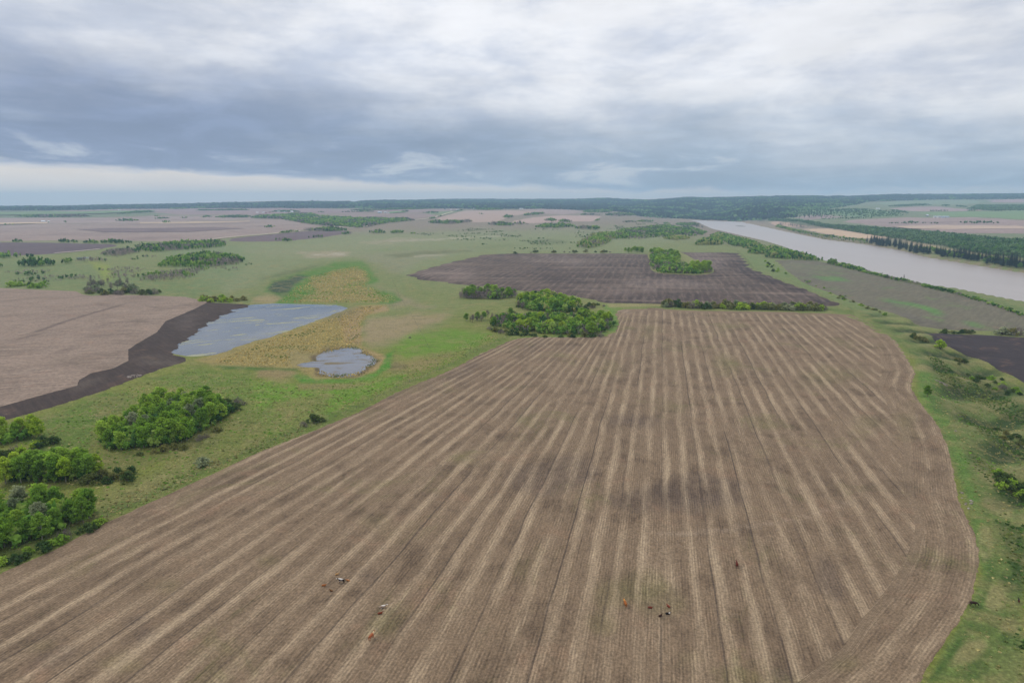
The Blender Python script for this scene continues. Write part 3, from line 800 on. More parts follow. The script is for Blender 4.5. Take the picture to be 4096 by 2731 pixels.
# far fields
M_FARB = mat_field("far_stubble", lin(172, 150, 134), lin(106, 88, 86), 26.0, 0.5, 0.75, 0.0, 0.004, 0.5, fine=0.3, warp=20.0, reg=0.15, fs=0.05, ss=0.05)
M_FARD = mat_field("far_tilled", lin(118, 100, 98), lin(76, 60, 66), 30.0, 0.4, 0.7, 0.0, 0.004, 0.4, fine=0.3, warp=20.0, reg=0.15, fs=0.05, ss=0.05)
M_FART = mat_field("far_straw", lin(196, 170, 142), lin(150, 126, 110), 40.0, 0.6, 0.4, 0.0, 0.006, 0.2, fine=0.3, warp=8.0, fs=0.05, ss=0.05)
M_FARG = mat_field("far_green", lin(128, 144, 100), lin(92, 116, 76), 40.0, 0.3, 0.4, 0.0, 0.004, 0.25, fine=0.3, warp=20.0, reg=0.15, fs=0.05, ss=0.05)
FAR = [
    ("dark_tilled_field", "purple-brown tilled field behind the far left pasture", [(-700, 962), (0, 969), (218, 970), (500, 979), (400, 998), (218, 1016), (0, 1026), (-700, 1040)], M_FARD, (96, 80, 84), 3),
    ("rolling_brown_field", "wide rolling brown field before the farm on the far plain", [(-700, 905), (0, 901), (261, 895), (566, 895), (860, 884), (1024, 878), (1124, 877), (1285, 904), (1211, 920), (1024, 938), (914, 951), (827, 962), (653, 966), (305, 960), (0, 966), (-700, 960)], M_FARB, (150, 130, 120), 3),
    ("plum_field", "narrow plum-brown tilled strip along the gravel road", [(1024, 943), (1211, 926), (1400, 925), (1420, 930), (1320, 946), (1180, 962), (1024, 970), (914, 966), (914, 956)], M_FARD, (108, 90, 92), 3),
    ("upland_brown_field", "long pale brown field below the far dark forest", [(-700, 880), (0, 872), (400, 872), (640, 866), (1024, 862), (1024, 876), (860, 882), (566, 893), (261, 893), (0, 899), (-700, 902)], M_FARB, (156, 136, 128), 4),
    ("mauve_field", "mauve field strip at the foot of the forest on the left skyline", [(218, 846), (500, 836), (1000, 833), (1300, 836), (1500, 842), (1500, 852), (1250, 856), (1024, 858), (700, 858), (600, 849), (350, 850)], M_FARB, (146, 122, 120), 4),
    ("knoll_field", "smooth brown knoll field beside the gravel road", [(1242, 869), (1400, 856), (1560, 853), (1700, 854), (1755, 863), (1660, 878), (1500, 878), (1330, 874)], M_FARB, (146, 124, 116), 3),
    ("stripe_field", "pale pinkish striped field right of the gravel road", [(1742, 873), (1851, 845), (2048, 843), (2150, 848), (2048, 866), (1982, 892), (1900, 890), (1760, 884)], M_FART, (170, 146, 134), 5),
    ("hill_field", "pinkish field on the slope above the valley", [(2070, 839), (2260, 834), (2340, 850), (2240, 860), (2130, 852)], M_FARB, (160, 138, 130), 4),
    ("grove_field", "pale pink field among round groves before the valley", [(2048, 884), (2130, 870), (2240, 861), (2412, 864), (2370, 886), (2230, 888), (2100, 896), (2048, 894)], M_FART, (176, 150, 140), 2),
    ("pasture_field", "long brown field under the far central woods", [(1300, 846), (1760, 836), (1880, 838), (1760, 846), (1700, 851), (1400, 852)], M_FARB, (146, 124, 120), 4),
    ("river_straw_field", "bright straw field on the far river bank", [(3203, 916), (3316, 914), (3464, 934), (3581, 951), (3520, 956), (3464, 957), (3380, 948), (3290, 934)], M_FART, (196, 168, 138), 1.5),
    ("bank_field", "thin tan field behind the spruces across the river", [(3060, 884), (3130, 886), (3200, 899), (3260, 910), (3180, 912), (3090, 900)], M_FART, (180, 150, 130), 1.5),
    ("ribbed_field", "mauve-brown ribbed field across the river below the farm", [(3333, 884), (3500, 876), (3638, 871), (3899, 871), (4096, 882), (4600, 890), (4600, 960), (4096, 936), (3856, 934), (3751, 927), (3551, 909), (3442, 896)], M_FARB, (158, 136, 128), 6),
    ("small_mauve_field", "small mauve field among woods across the river", [(3176, 870), (3240, 863), (3311, 861), (3372, 868), (3290, 881), (3220, 880)], M_FARB, (158, 136, 132), 4),
    ("upper_mauve_field", "mauve field above the farm across the river", [(3551, 834), (3640, 828), (3725, 825), (3943, 842), (3800, 846), (3681, 847), (3620, 842)], M_FARB, (164, 140, 136), 6),
    ("far_green_field", "pale green field above the farm across the river", [(3640, 850), (3780, 848), (4096, 845), (4600, 842), (4600, 880), (4096, 880), (3940, 868), (3790, 866)], M_FARG, (118, 140, 96), 5),
    ("wood_green_field", "green field on the rise over the far river bank", [(3140, 845), (3300, 838), (3440, 835), (3600, 850), (3610, 866), (3440, 868), (3330, 858), (3180, 858)], M_FARG, (104, 128, 86), 5),
    ("skyline_mauve_field", "mauve field near the right skyline", [(3943, 801), (4096, 798), (4600, 794), (4600, 810), (4096, 811), (3970, 811)], M_FARB, (168, 140, 138), 6),
    ("skyline_green_field", "grey-green field below the right skyline forest", [(3500, 812), (3640, 804), (3860, 800), (3940, 806), (3900, 816), (3700, 820), (3560, 822)], M_FARG, (126, 138, 108), 6),
]
FAR += [
    ("straw_strip", "thin straw strip before the sheds on the brown plain", [(-300, 893), (0, 894), (190, 892), (190, 897), (0, 900), (-300, 901)], M_FART, (196, 172, 142), 3),
    ("green_strip", "thin green strip under the left forest", [(-300, 854), (60, 852), (420, 848), (620, 844), (620, 848), (420, 856), (60, 862), (-300, 864)], M_FARG, (112, 132, 92), 4),
    ("tan_strip", "thin tan strip on the rolling brown field", [(560, 892), (760, 890), (1000, 886), (1000, 889), (780, 896), (560, 897)], M_FART, (186, 162, 136), 3),
    ("dusky_strip", "dusky tilled strip across the rolling brown field", [(300, 920), (520, 916), (860, 912), (980, 916), (760, 930), (420, 932)], M_FARD, (122, 102, 100), 3),
    ("yard_green", "green yard strip beside the pale blue barn", [(1555, 851), (1620, 847), (1625, 850), (1560, 856)], M_FARG, (116, 142, 92), 4),
    ("ribbed_strip", "pale ribbed strip in the mauve field across the river", [(3560, 908), (3760, 905), (4096, 908), (4096, 918), (3800, 920), (3640, 917)], M_FART, (190, 166, 146), 6),
]
LEVEL1 = ("straw_strip", "tan_strip", "dusky_strip", "ribbed_strip", "green_strip", "yard_green")
for nm, lb, pp, mt, base, rd in FAR:
    field(nm, lb, pp, mt, C(*base), rd, jit=0.25, cell=7.0, level=1.6 if nm in LEVEL1 else 0)

# ------------------------------------------------------------------ water
def flat_sheet(poly_w, z, name, mat, label, step, jit, cat):
    wp = densify(poly_w, step, jit)
    V2 = [Vector(p) for p in wp]
    vo, eo, fo, *_ = delaunay_2d_cdt(V2, [], [list(range(len(wp)))], 1, 1e-4)
    V = np.array([(v.x, v.y, z) for v in vo])
    F = np.array(fo, np.int32)
    A, B_, C_ = V[F[:, 0]], V[F[:, 1]], V[F[:, 2]]
    cr = (B_[:, 0] - A[:, 0]) * (C_[:, 1] - A[:, 1]) - (B_[:, 1] - A[:, 1]) * (C_[:, 0] - A[:, 0])
    F[cr < 0] = F[cr < 0][:, ::-1]
    o = obj(name, mesh_np(name, V, F, [mat]))
    tag(o, label, cat, kind="structure")
    return o
m, n, b = new_mat("river_water")
b.inputs['Roughness'].default_value = 0.32
b.inputs['Specular IOR Level'].default_value = 0.5
b.inputs['IOR'].default_value = 1.33
p = n.pos()
px_, py_, _ = n.sep(p)
cur = n.noise(n.vec(n.mul(n.add(px_, n.mul(py_, 0.25)), 0.02), n.mul(py_, 0.004), 0), 1.0, 5, 0.6, 0.6)
n.L.new(n.mix(cur, lin(158, 146, 138), lin(172, 160, 152)), b.inputs['Base Color'])
rip = n.noise(n.vec(n.mul(px_, 0.35), n.mul(py_, 0.12), 0), 1.0, 4, 0.65)
bp = n.N.new('ShaderNodeBump'); bp.inputs['Strength'].default_value = 0.25; bp.inputs['Distance'].default_value = 0.25
n.L.new(rip, bp.inputs['Height']); n.L.new(bp.outputs[0], b.inputs['Normal'])
river_w = [tuple(float(c_) for c_ in q) for q in RIVER]
cw = np.mean(np.array(river_w), 0)
def dilate(poly, d):
    a = np.array(poly); n_ = len(a)
    area = 0.5 * np.sum(a[:, 0] * np.roll(a[:, 1], -1) - np.roll(a[:, 0], -1) * a[:, 1])
    out = []
    for i in range(n_):
        t = a[(i + 1) % n_] - a[i - 1]
        nn = np.array([t[1], -t[0]]) / (np.hypot(*t) + 1e-9) * (1 if area > 0 else -1)
        out.append(tuple((a[i] + nn * d).tolist()))
    return out
flat_sheet(dilate(river_w, 5.0), WATER_Z, "river", m, "broad pinkish grey river below the fields", 25, 0.0, "river")

def mat_pond(name, weed, weed_col, dirx, sc, rough, base, glint=0.0):
    m, n, b = new_mat(name)
    p = n.pos()
    px_, py_, _ = n.sep(p)
    a = n.add(n.mul(px_, dirx[0]), n.mul(py_, dirx[1]))
    c_ = n.sub(n.mul(py_, dirx[0]), n.mul(px_, dirx[1]))
    s = n.noise(n.vec(n.mul(a, sc[0]), n.mul(c_, sc[1]), 0), 1.0, 6, 0.62, 0.5)
    big = n.noise(n.vec(n.mul(a, 0.008), n.mul(c_, 0.03), 4.0), 1.0, 2)
    f = n.smooth(n.add(s, n.mul(n.sub(big, 0.5), 0.45)), weed, weed + 0.07)
    n.L.new(n.mix(f, base, weed_col), b.inputs['Base Color'])
    n.L.new(n.add(rough, n.mul(f, 0.7)), b.inputs['Roughness'])
    b.inputs['IOR'].default_value = 1.33
    n.L.new(n.sub(0.5, n.mul(f, 0.45)), b.inputs['Specular IOR Level'])
    rp = n.noise(p, 0.8, 3, 0.6)
    bp = n.N.new('ShaderNodeBump'); bp.inputs['Strength'].default_value = 0.12; bp.inputs['Distance'].default_value = 0.12
    n.L.new(rp, bp.inputs['Height']); n.L.new(bp.outputs[0], b.inputs['Normal'])
    return m
POND1 = unp([(690, 1400), (700, 1382), (762, 1335), (827, 1287), (914, 1239), (997, 1219), (1102, 1213), (1270, 1217), (1429, 1222), (1329, 1261), (1198, 1309), (1089, 1348), (1024, 1363), (871, 1418), (818, 1433), (740, 1428), (672, 1412)])
zp = float(np.mean(H(np.array([q[0] for q in POND1]), np.array([q[1] for q in POND1]))))
def pond_sheet(poly, name, mat, label, jit, lift=0.25, cat="pond"):
    wp = densify(poly, 2.5, jit)
    V, F = tri_sheet(wp, 8.0, off=lift)
    o = obj(name, mesh_np(name, V, F, [mat], True))
    tag(o, label, cat, kind="structure")
    return o
M_P1 = mat_pond("pond_water", 0.56, lin(158, 158, 134), (0.80, 0.60), (0.035, 0.12), 0.08, lin(82, 87, 95))
pond_sheet(POND1, "pond", M_P1, "blue slough pond with pale yellow weed streaks beside the black margin", 1.2, 0.62)
POND2 = unp(catmull([(1180, 1403), (1307, 1400), (1403, 1386), (1433, 1392), (1464, 1416), (1510, 1440), (1474, 1472), (1442, 1499), (1350, 1511), (1266, 1496), (1278, 1472), (1176, 1461), (1255, 1444), (1250, 1422)], 3))
M_P2 = mat_pond("marsh_water", 0.54, lin(124, 112, 88), (0.97, 0.2), (0.06, 0.30), 0.12, lin(98, 100, 110))
pond_sheet(POND2, "marsh_pond", M_P2, "small ragged marsh pond ringed by tan reeds", 4.2, 0.5)
M_P3 = mat_pond("pool_water", 0.66, lin(110, 120, 96), (1, 0), (0.02, 0.1), 0.08, lin(100, 106, 118))
pond_sheet(unp([(1345, 1053), (1370, 1049), (1438, 1050), (1425, 1053), (1380, 1056), (1350, 1057)]), "far_pool", M_P3, "sliver of pale water at the top of the marsh", 0.5, 0.9, "pool")
pond_sheet(unp([(290, 1040), (320, 1020), (350, 1022), (362, 1030), (330, 1038), (300, 1042)]), "small_pool", M_P3, "small pale pool behind the left pasture", 0.5, 0.9, "pool")

# ------------------------------------------------------------------ gravel roads
m, n, b = new_mat("gravel")
n.L.new(n.mix(n.noise(n.pos(), 0.05, 4), lin(206, 190, 164), lin(228, 214, 190)), b.inputs['Base Color'])
M_GRAVEL = m
def ribbon(name, pts, width, label):
    wp = np.array(unp(pts))
    d = [wp[0]]
    for i in range(len(wp) - 1):
        k = max(2, int(np.hypot(*(wp[i + 1] - wp[i])) / 25))
        for j in range(1, k + 1):
            d.append(wp[i] + (wp[i + 1] - wp[i]) * j / k)
    d = np.array(d)
    t = np.gradient(d, axis=0); t /= (np.hypot(t[:, 0], t[:, 1])[:, None] + 1e-9)
    nn = np.stack([t[:, 1], -t[:, 0]], 1)
    L = d - nn * width / 2; R = d + nn * width / 2
    V = np.concatenate([L, R])
    z = H(V[:, 0], V[:, 1]) + 0.3 + 0.0011 * np.hypot(V[:, 0], V[:, 1])
    k = len(d); i = np.arange(k - 1)
    F = np.stack([i, i + k, i + k + 1, i + 1], 1)
    o = obj(name, mesh_np(name, np.column_stack([V, z]), F, [M_GRAVEL]))
    tag(o, label, "road", kind="structure")
ribbon("gravel_road", [(1662, 882), (1690, 879), (1717, 876), (1741, 871), (1755, 867), (1785, 857), (1813, 850)], 12, "pale gravel road climbing past the farm on the far plain")
ribbon("farm_lane", [(1455, 910), (1475, 906), (1494, 902)], 9, "short pale gravel lane at the edge of the far wood")
ribbon("field_road", [(823, 962), (900, 953), (1024, 943), (1111, 935), (1200, 926)], 8, "pale gravel road between the brown field and the plum strip")
ribbon("pasture_lane", [(218, 1016), (300, 1009), (400, 999)], 6, "pale lane along the tilled field on the left")
ribbon("yard_drive", [(1335, 909), (1370, 912), (1412, 914)], 14, "gravel drive by the barn at the wood edge")

# ------------------------------------------------------------------ plants
def mat_leaf(name, c1, c2, transl=0.38, rnd=True, k=1.7):
    c1 = tuple(q * k for q in c1); c2 = tuple(q * k for q in c2)
    m, n, b = new_mat(name)
    oi = n.N.new('ShaderNodeObjectInfo')
    col = n.mix(oi.outputs['Random'], c1, c2) if rnd else c1
    col = n.mix(1.0, col, n.attr('Col').outputs['Color'], 'MULTIPLY')
    if transl > 0:
        out = [x for x in n.N if x.type == 'OUTPUT_MATERIAL'][0]
        d = n.N.new('ShaderNodeBsdfDiffuse'); t = n.N.new('ShaderNodeBsdfTranslucent'); mx = n.N.new('ShaderNodeMixShader')
        n.L.new(col, d.inputs[0]); n.L.new(col, t.inputs[0]); mx.inputs[0].default_value = transl
        n.L.new(d.outputs[0], mx.inputs[1]); n.L.new(t.outputs[0], mx.inputs[2]); n.L.new(mx.outputs[0], out.inputs['Surface'])
        n.N.remove(b)
    else:
        n.L.new(col, b.inputs['Base Color'])
    return m
L_GREEN = mat_leaf("leaf_fresh_green", lin(106, 136, 44), lin(136, 158, 62))
L_DEEP = mat_leaf("leaf_deep_green", lin(88, 118, 40), lin(112, 140, 52))
L_YELL = mat_leaf("leaf_yellow_green", lin(126, 150, 42), lin(150, 166, 60))
L_PALE = mat_leaf("leaf_grey_green", lin(104, 116, 84), lin(134, 138, 106))
L_OLIVE = mat_leaf("leaf_olive", lin(86, 96, 52), lin(116, 112, 62))
L_DARK = mat_leaf("leaf_dark_shrub", lin(56, 78, 40), lin(78, 92, 48))
L_SPRUCE = mat_leaf("spruce_needles", lin(30, 46, 38), lin(42, 60, 46), 0.0, k=1.25)
M_TWIG = mat_leaf("bare_twigs", lin(98, 88, 86), lin(124, 114, 106), 0.0, k=1.25)
M_BARK = mat_leaf("pale_bark", lin(150, 146, 132), lin(118, 112, 100), 0.0, k=1.25)
M_BARKD = mat_leaf("dark_bark", lin(74, 62, 54), lin(92, 80, 70), 0.0, k=1.25)
M_WOOD = mat_leaf("wood_canopy", (1, 1, 1), (1, 1, 1), 0.3, rnd=False, k=1.5)

def tube(path, radii, sides=6):
    path = np.array(path, float); k = len(path)
    V = []; F = []
    for i in range(k):
        t = path[min(i + 1, k - 1)] - path[max(i - 1, 0)]
        t = t / (np.linalg.norm(t) + 1e-9)
        a = np.cross(t, (0.31, 0.83, 0.46)); a /= np.linalg.norm(a) + 1e-9
        b_ = np.cross(t, a)
        for j in range(sides):
            an = 2 * math.pi * j / sides
            V.append(path[i] + radii[i] * (math.cos(an) * a + math.sin(an) * b_))
    for i in range(k - 1):
        for j in range(sides):
            F.append((i * sides + j, i * sides + (j + 1) % sides, (i + 1) * sides + (j + 1) % sides, (i + 1) * sides + j))
    V.append(path[-1]); top = len(V) - 1
    T = [((k - 1) * sides + j, (k - 1) * sides + (j + 1) % sides, top) for j in range(sides)]
    return np.array(V), np.array(F), np.array(T)
class Geo:
    def __init__(self): self.V = []; self.Q = []; self.T = []; self.C = []; self.n = 0
    def add(self, V, Q=None, T=None, c=1.0):
        V = np.asarray(V, float)
        if Q is not None and len(Q): self.Q.append(np.asarray(Q) + self.n)
        if T is not None and len(T): self.T.append(np.asarray(T) + self.n)
        self.V.append(V)
        cc = np.asarray(c, float)
        if cc.ndim == 0: cc = np.full((len(V), 3), float(cc))
        elif cc.ndim == 1: cc = np.repeat(cc[None], len(V), 0)
        self.C.append(cc); self.n += len(V)
    def mesh(self, name, mats, smooth=False):
        Fs = []
        if self.Q: Fs.append(np.concatenate(self.Q))
        if self.T: Fs.append(np.concatenate(self.T))
        return mesh_np(name, np.concatenate(self.V), Fs, mats, smooth, np.concatenate(self.C))

def quads(cent, size, rng, c, elong=1.0, up=0.0):
    """randomly turned leaf-cluster faces"""
    n_ = len(cent)
    a = rng.normal(size=(n_, 3)); a[:, 2] += up * rng.choice([-1, 1], n_); a /= np.linalg.norm(a, axis=1)[:, None]
    b_ = np.cross(a, rng.normal(size=(n_, 3))); b_ /= np.linalg.norm(b_, axis=1)[:, None] + 1e-9
    size = np.broadcast_to(size, n_)[:, None]
    e1 = a * size * elong; e2 = b_ * size
    V = np.stack([cent - e1 - e2 * 0.7, cent + e1 * 0.9 - e2, cent + e1 + e2 * 0.8, cent - e1 * 0.8 + e2], 1).reshape(-1, 3)
    Q = np.arange(4 * n_).reshape(n_, 4)
    cc = np.repeat(np.broadcast_to(np.asarray(c), (n_,) if np.ndim(c) < 2 else np.shape(c)), 4, axis=0)
    if cc.ndim == 1: cc = np.repeat(cc[:, None], 3, 1)
    return V, Q, cc

def tree_meshes(seed, h=12.0, R=2.6, base=0.32, nl=46, leaves=24, leaf_size=0.34, bare=False, multi=1, lean=0.3):
    rng = np.random.default_rng(seed)
    tr = Geo(); cr = Geo()
    ends = []
    for s in range(multi):
        bx = rng.normal(0, 0.25 * (multi > 1), 2)
        top = np.array([rng.normal(0, lean) + bx[0] * 3, rng.normal(0, lean) + bx[1] * 3, h * rng.uniform(0.82, 0.93)])
        path = [np.array([bx[0], bx[1], -0.4])]
        for t in (0.2, 0.45, 0.7, 1.0):
            path.append(np.array([bx[0], bx[1], 0]) * (1 - t) + top * t + np.append(rng.normal(0, 0.12, 2), 0))
        r0 = 0.011 * h + 0.02
        V, Q, T = tube(path, [r0 * 1.25, r0, r0 * .8, r0 * .5, r0 * .15], 6)
        tr.add(V, Q, T, 0.95)
        for i in range(10 if not bare else 16):
            z = h * rng.uniform(base, 0.86)
            t = z / top[2]
            p0 = np.array([bx[0], bx[1], 0]) * (1 - t) + top * t
            an = rng.uniform(0, 2 * math.pi)
            L = R * rng.uniform(0.45, 0.95) * (1.1 - 0.5 * t)
            p1 = p0 + np.array([math.cos(an) * L * .6, math.sin(an) * L * .6, L * .5])
            p2 = p0 + np.array([math.cos(an) * L, math.sin(an) * L, L * 1.0])
            V, Q, T = tube([p0, p1, p2], [r0 * .38, r0 * .25, r0 * .08], 4)
            tr.add(V, Q, T, 0.9)
            ends += [p1, p2]
    if not bare:
        zc = h * (base + 1.0) / 2; a_ = h * (1 - base) / 2
        for i in range(nl):
            u = rng.uniform(-1, 1); an = rng.uniform(0, 2 * math.pi)
            prof = math.sqrt(max(0.05, 1 - abs(u) ** 2.2)) * (1 - 0.25 * u)
            rr = R * prof * math.sqrt(rng.uniform(0.12, 1.0)) * rng.uniform(.8, 1.12)
            c0 = np.array([rr * math.cos(an), rr * math.sin(an), zc + a_ * u])
            if rng.uniform() < 0.3 and ends:
                c0 = ends[rng.integers(len(ends))] + rng.normal(0, .3, 3)
            k = rng.integers(leaves // 2, leaves)
            cent = c0 + rng.normal(0, 0.42, (k, 3)) * (1, 1, .8)
            V, Q, cc = quads(cent, rng.uniform(.6, 1.2, k) * leaf_size, rng, np.full(k, rng.uniform(.72, 1.2)) * rng.uniform(.9, 1.1, k))
            cr.add(V, Q, None, cc)
    else:
        for e in ends:
            k = 16
            cent = np.asarray(e) + rng.normal(0, .55, (k, 3)) * (1, 1, 1.1) + (0, 0, .35)
            d = rng.normal(0, .55, (k, 3)); d[:, 2] = np.abs(d[:, 2]) + .8; d /= np.linalg.norm(d, axis=1)[:, None]
            sd_ = np.cross(d, rng.normal(size=(k, 3))); sd_ /= np.linalg.norm(sd_, axis=1)[:, None] + 1e-9
            Lh = rng.uniform(.35, .8, k)[:, None]; wd = rng.uniform(.025, .05, k)[:, None]
            V = np.stack([cent - d * Lh - sd_ * wd, cent - d * Lh + sd_ * wd, cent + d * Lh + sd_ * wd * .4, cent + d * Lh - sd_ * wd * .4], 1).reshape(-1, 3)
            cr.add(V, np.arange(4 * k).reshape(k, 4), None, rng.uniform(.75, 1.25))
    return tr, cr
def shrub_meshes(seed, h=2.6, R=2.0, nl=30, leaves=22, leaf_size=0.20, bare=False):
    rng = np.random.default_rng(seed)
    st = Geo(); cr = Geo()
    ends = []
    for i in range(9):
        an = rng.uniform(0, 2 * math.pi); L = R * rng.uniform(.2, .8)
        p = [np.array([rng.normal(0, .15), rng.normal(0, .15), -.2]), np.array([math.cos(an) * L * .5, math.sin(an) * L * .5, h * .45]), np.array([math.cos(an) * L, math.sin(an) * L, h * rng.uniform(.7, .95)])]
        V, Q, T = tube(p, [.05, .035, .01], 4); st.add(V, Q, T, .9); ends.append(p[2]); ends.append(p[1])
    for i in range(nl):
        u = rng.uniform(0.02, 1); an = rng.uniform(0, 2 * math.pi)
        rr = R * math.sqrt(max(0.04, 1 - u ** 2.4)) * math.sqrt(rng.uniform(.1, 1)) * (1 + .18 * math.sin(3 * an + seed))
        c0 = np.array([rr * math.cos(an), rr * math.sin(an), .25 + (h - .35) * u])
        k = rng.integers(leaves // 2, leaves)
        if bare:
            cent = c0 + rng.normal(0, .3, (k, 3))
            d = rng.normal(0, .5, (k, 3)); d[:, 2] = np.abs(d[:, 2]) + .8; d /= np.linalg.norm(d, axis=1)[:, None]
            sd_ = np.cross(d, rng.normal(size=(k, 3))); sd_ /= np.linalg.norm(sd_, axis=1)[:, None] + 1e-9
            Lh = rng.uniform(.25, .55, k)[:, None]
            V = np.stack([cent - d * Lh - sd_ * .03, cent - d * Lh + sd_ * .03, cent + d * Lh + sd_ * .012, cent + d * Lh - sd_ * .012], 1).reshape(-1, 3)
            cr.add(V, np.arange(4 * k).reshape(k, 4), None, rng.uniform(.75, 1.25))
        else:
            cent = c0 + rng.normal(0, .27, (k, 3)) * (1, 1, .8); cent[:, 2] = np.maximum(cent[:, 2], .05)
            V, Q, cc = quads(cent, rng.uniform(.6, 1.2, k) * leaf_size, rng, np.full(k, rng.uniform(.7, 1.2)))
            cr.add(V, Q, None, cc)
    return st, cr
def spruce_meshes(seed, h=20.0, R=2.6):
    rng = np.random.default_rng(seed)
    tr = Geo(); cr = Geo()
    V, Q, T = tube([(0, 0, -.5), (0, 0, h * .5), (0, 0, h * .97)], [.22, .14, .02], 6); tr.add(V, Q, T, .9)
    z = h * .10
    while z < h * .98:
        f = 1 - z / h
        rad = R * (f ** .85) * rng.uniform(.8, 1.1) + .12
        k = max(5, int(13 * f + 4))
        a0 = rng.uniform(0, 6.28)
        for j in range(k):
            an = a0 + 2 * math.pi * j / k + rng.normal(0, .12)
            L = rad * rng.uniform(.75, 1.12); wd = L * .30 + .12
            d = np.array([math.cos(an), math.sin(an), 0]); s_ = np.array([-math.sin(an), math.cos(an), 0])
            b0 = np.array([0, 0, z + .1 * L])
            Vq = np.array([b0, b0 + d * L * .6 + s_ * wd - (0, 0, .28 * L), b0 + d * L - (0, 0, .40 * L), b0 + d * L * .6 - s_ * wd - (0, 0, .28 * L)])
            cr.add(Vq, [(0, 1, 2, 3)], None, rng.uniform(.7, 1.3))
        z += h * .028 + .12
    return tr, cr

TPL = {}
def tpl(key, geos, crown_mats, bark, names):
    """mesh data of one plant kind, one crown mesh per leaf colour"""
    tr, cr = geos
    tm = tr.mesh(names[0], [bark])
    base = cr.mesh(names[1], [crown_mats[0]])
    cms = [base]
    for m_ in crown_mats[1:]:
        c_ = base.copy(); c_.materials.clear(); c_.materials.append(m_); cms.append(c_)
    TPL[key] = (tm, cms, names)
ASP_M = [L_GREEN, L_DEEP, L_YELL, L_PALE]
for i in range(5):
    tpl(('aspen', i), tree_meshes(100 + i, 12, [2.8, 3.2, 2.5, 3.0, 3.4][i], [.26, .20, .32, .18, .28][i], nl=96, leaves=34, leaf_size=.245), ASP_M, M_BARK, ("trunk", "crown"))
for i in range(4):
    tpl(('bare', i), tree_meshes(140 + i, 10, [1.7, 2.0, 1.5, 2.2][i], .25, bare=True), [M_TWIG], M_BARKD, ("trunk", "crown"))
SHR_M = [L_OLIVE, L_DARK, L_GREEN, L_YELL, L_PALE]
for i in range(4):
    tpl(('shrub', i), shrub_meshes(160 + i, [2.4, 2.8, 2.2, 3.0][i], [1.9, 1.7, 2.3, 2.0][i]), SHR_M, M_BARKD, ("stem", "foliage"))
for i in range(2):
    tpl(('twig', i), shrub_meshes(180 + i, 2.6, 1.9, bare=True), [M_TWIG], M_BARKD, ("stem", "foliage"))
for i in range(4):
    tpl(('spruce', i), spruce_meshes(190 + i, 20, [2.5, 2.9, 2.2, 2.7][i]), [L_SPRUCE], M_BARKD, ("trunk", "crown"))
REFH = {'aspen': 12.0, 'bare': 10.0, 'shrub': 2.6, 'twig': 2.6, 'spruce': 20.0}
NAMES = {'aspen': 'aspen_tree', 'bare': 'bare_tree', 'shrub': 'shrub', 'twig': 'bare_shrub', 'spruce': 'spruce_tree'}
COUNT = {}
def plant(kind, x, y, h, mat_i, label, cat, group, wide=1.0):
    ks = [k for k in TPL if k[0] == kind]
    tm, cms, names = TPL[ks[random.randrange(len(ks))]]
    s = h / REFH[kind]
    z = float(H(x, y)) + 0.0
    o = empty(NAMES[kind], (x, y, z), random.uniform(0, 6.28), (s * wide * random.uniform(.9, 1.1), s * wide * random.uniform(.9, 1.1), s))
    tag(o, label, cat, group)
    obj(names[0], tm, o)
    obj(names[1], cms[mat_i % len(cms)], o)
    COUNT[kind] = COUNT.get(kind, 0) + 1
    return o
def darts(poly_w, n_, mind, rng=RNG):
    a = np.array(poly_w)
    out = []
    tries = 0
    while len(out) < n_ and tries < n_ * 60:
        tries += 1
        p = (rng.uniform(a[:, 0].min(), a[:, 0].max()), rng.uniform(a[:, 1].min(), a[:, 1].max()))
        if poly_sd(np.array([p[0]]), np.array([p[1]]), poly_w)[0] > 0: continue
        if all((p[0] - q[0]) ** 2 + (p[1] - q[1]) ** 2 > mind * mind for q in out):
            out.append(p)
    return out
def grove(px_poly, n_, mind, kinds, hts, label_f, group, wide=1.22):
    """kinds: list of (weight, kind, leaf colour index)"""
    w_ = [k[0] for k in kinds]
    for x, y in darts(unp(px_poly), n_, mind):
        _, kind, mi = random.choices(kinds, w_)[0]
        lo_, hi_ = hts[kind]
        lb, cat = label_f(kind, mi)
        plant(kind, x, y, random.uniform(lo_, hi_), mi, lb, cat, group + (" (bare)" if kind in ('bare', 'twig') else ""), wide)
CN = {0: 'fresh green', 1: 'deep green', 2: 'yellow-green', 3: 'grey-green'}
SN = {0: 'olive', 1: 'dark green', 2: 'fresh green', 3: 'yellow-green', 4: 'grey-green'}
def lab(where):
    def f(kind, mi):
        if kind == 'aspen': return f"{CN[mi]} leafy aspen {where}", "tree"
        if kind == 'bare': return f"leafless grey tree {where}", "tree"
        if kind == 'shrub': return f"{SN[mi]} rounded shrub {where}", "shrub"
        if kind == 'twig': return f"leafless grey shrub {where}", "shrub"
        return f"dark pointed spruce {where}", "tree"
    return f
HT = {'aspen': (8.0, 11.5), 'bare': (6, 9), 'shrub': (1.6, 3.2), 'twig': (1.8, 3.2), 'spruce': (14, 22)}
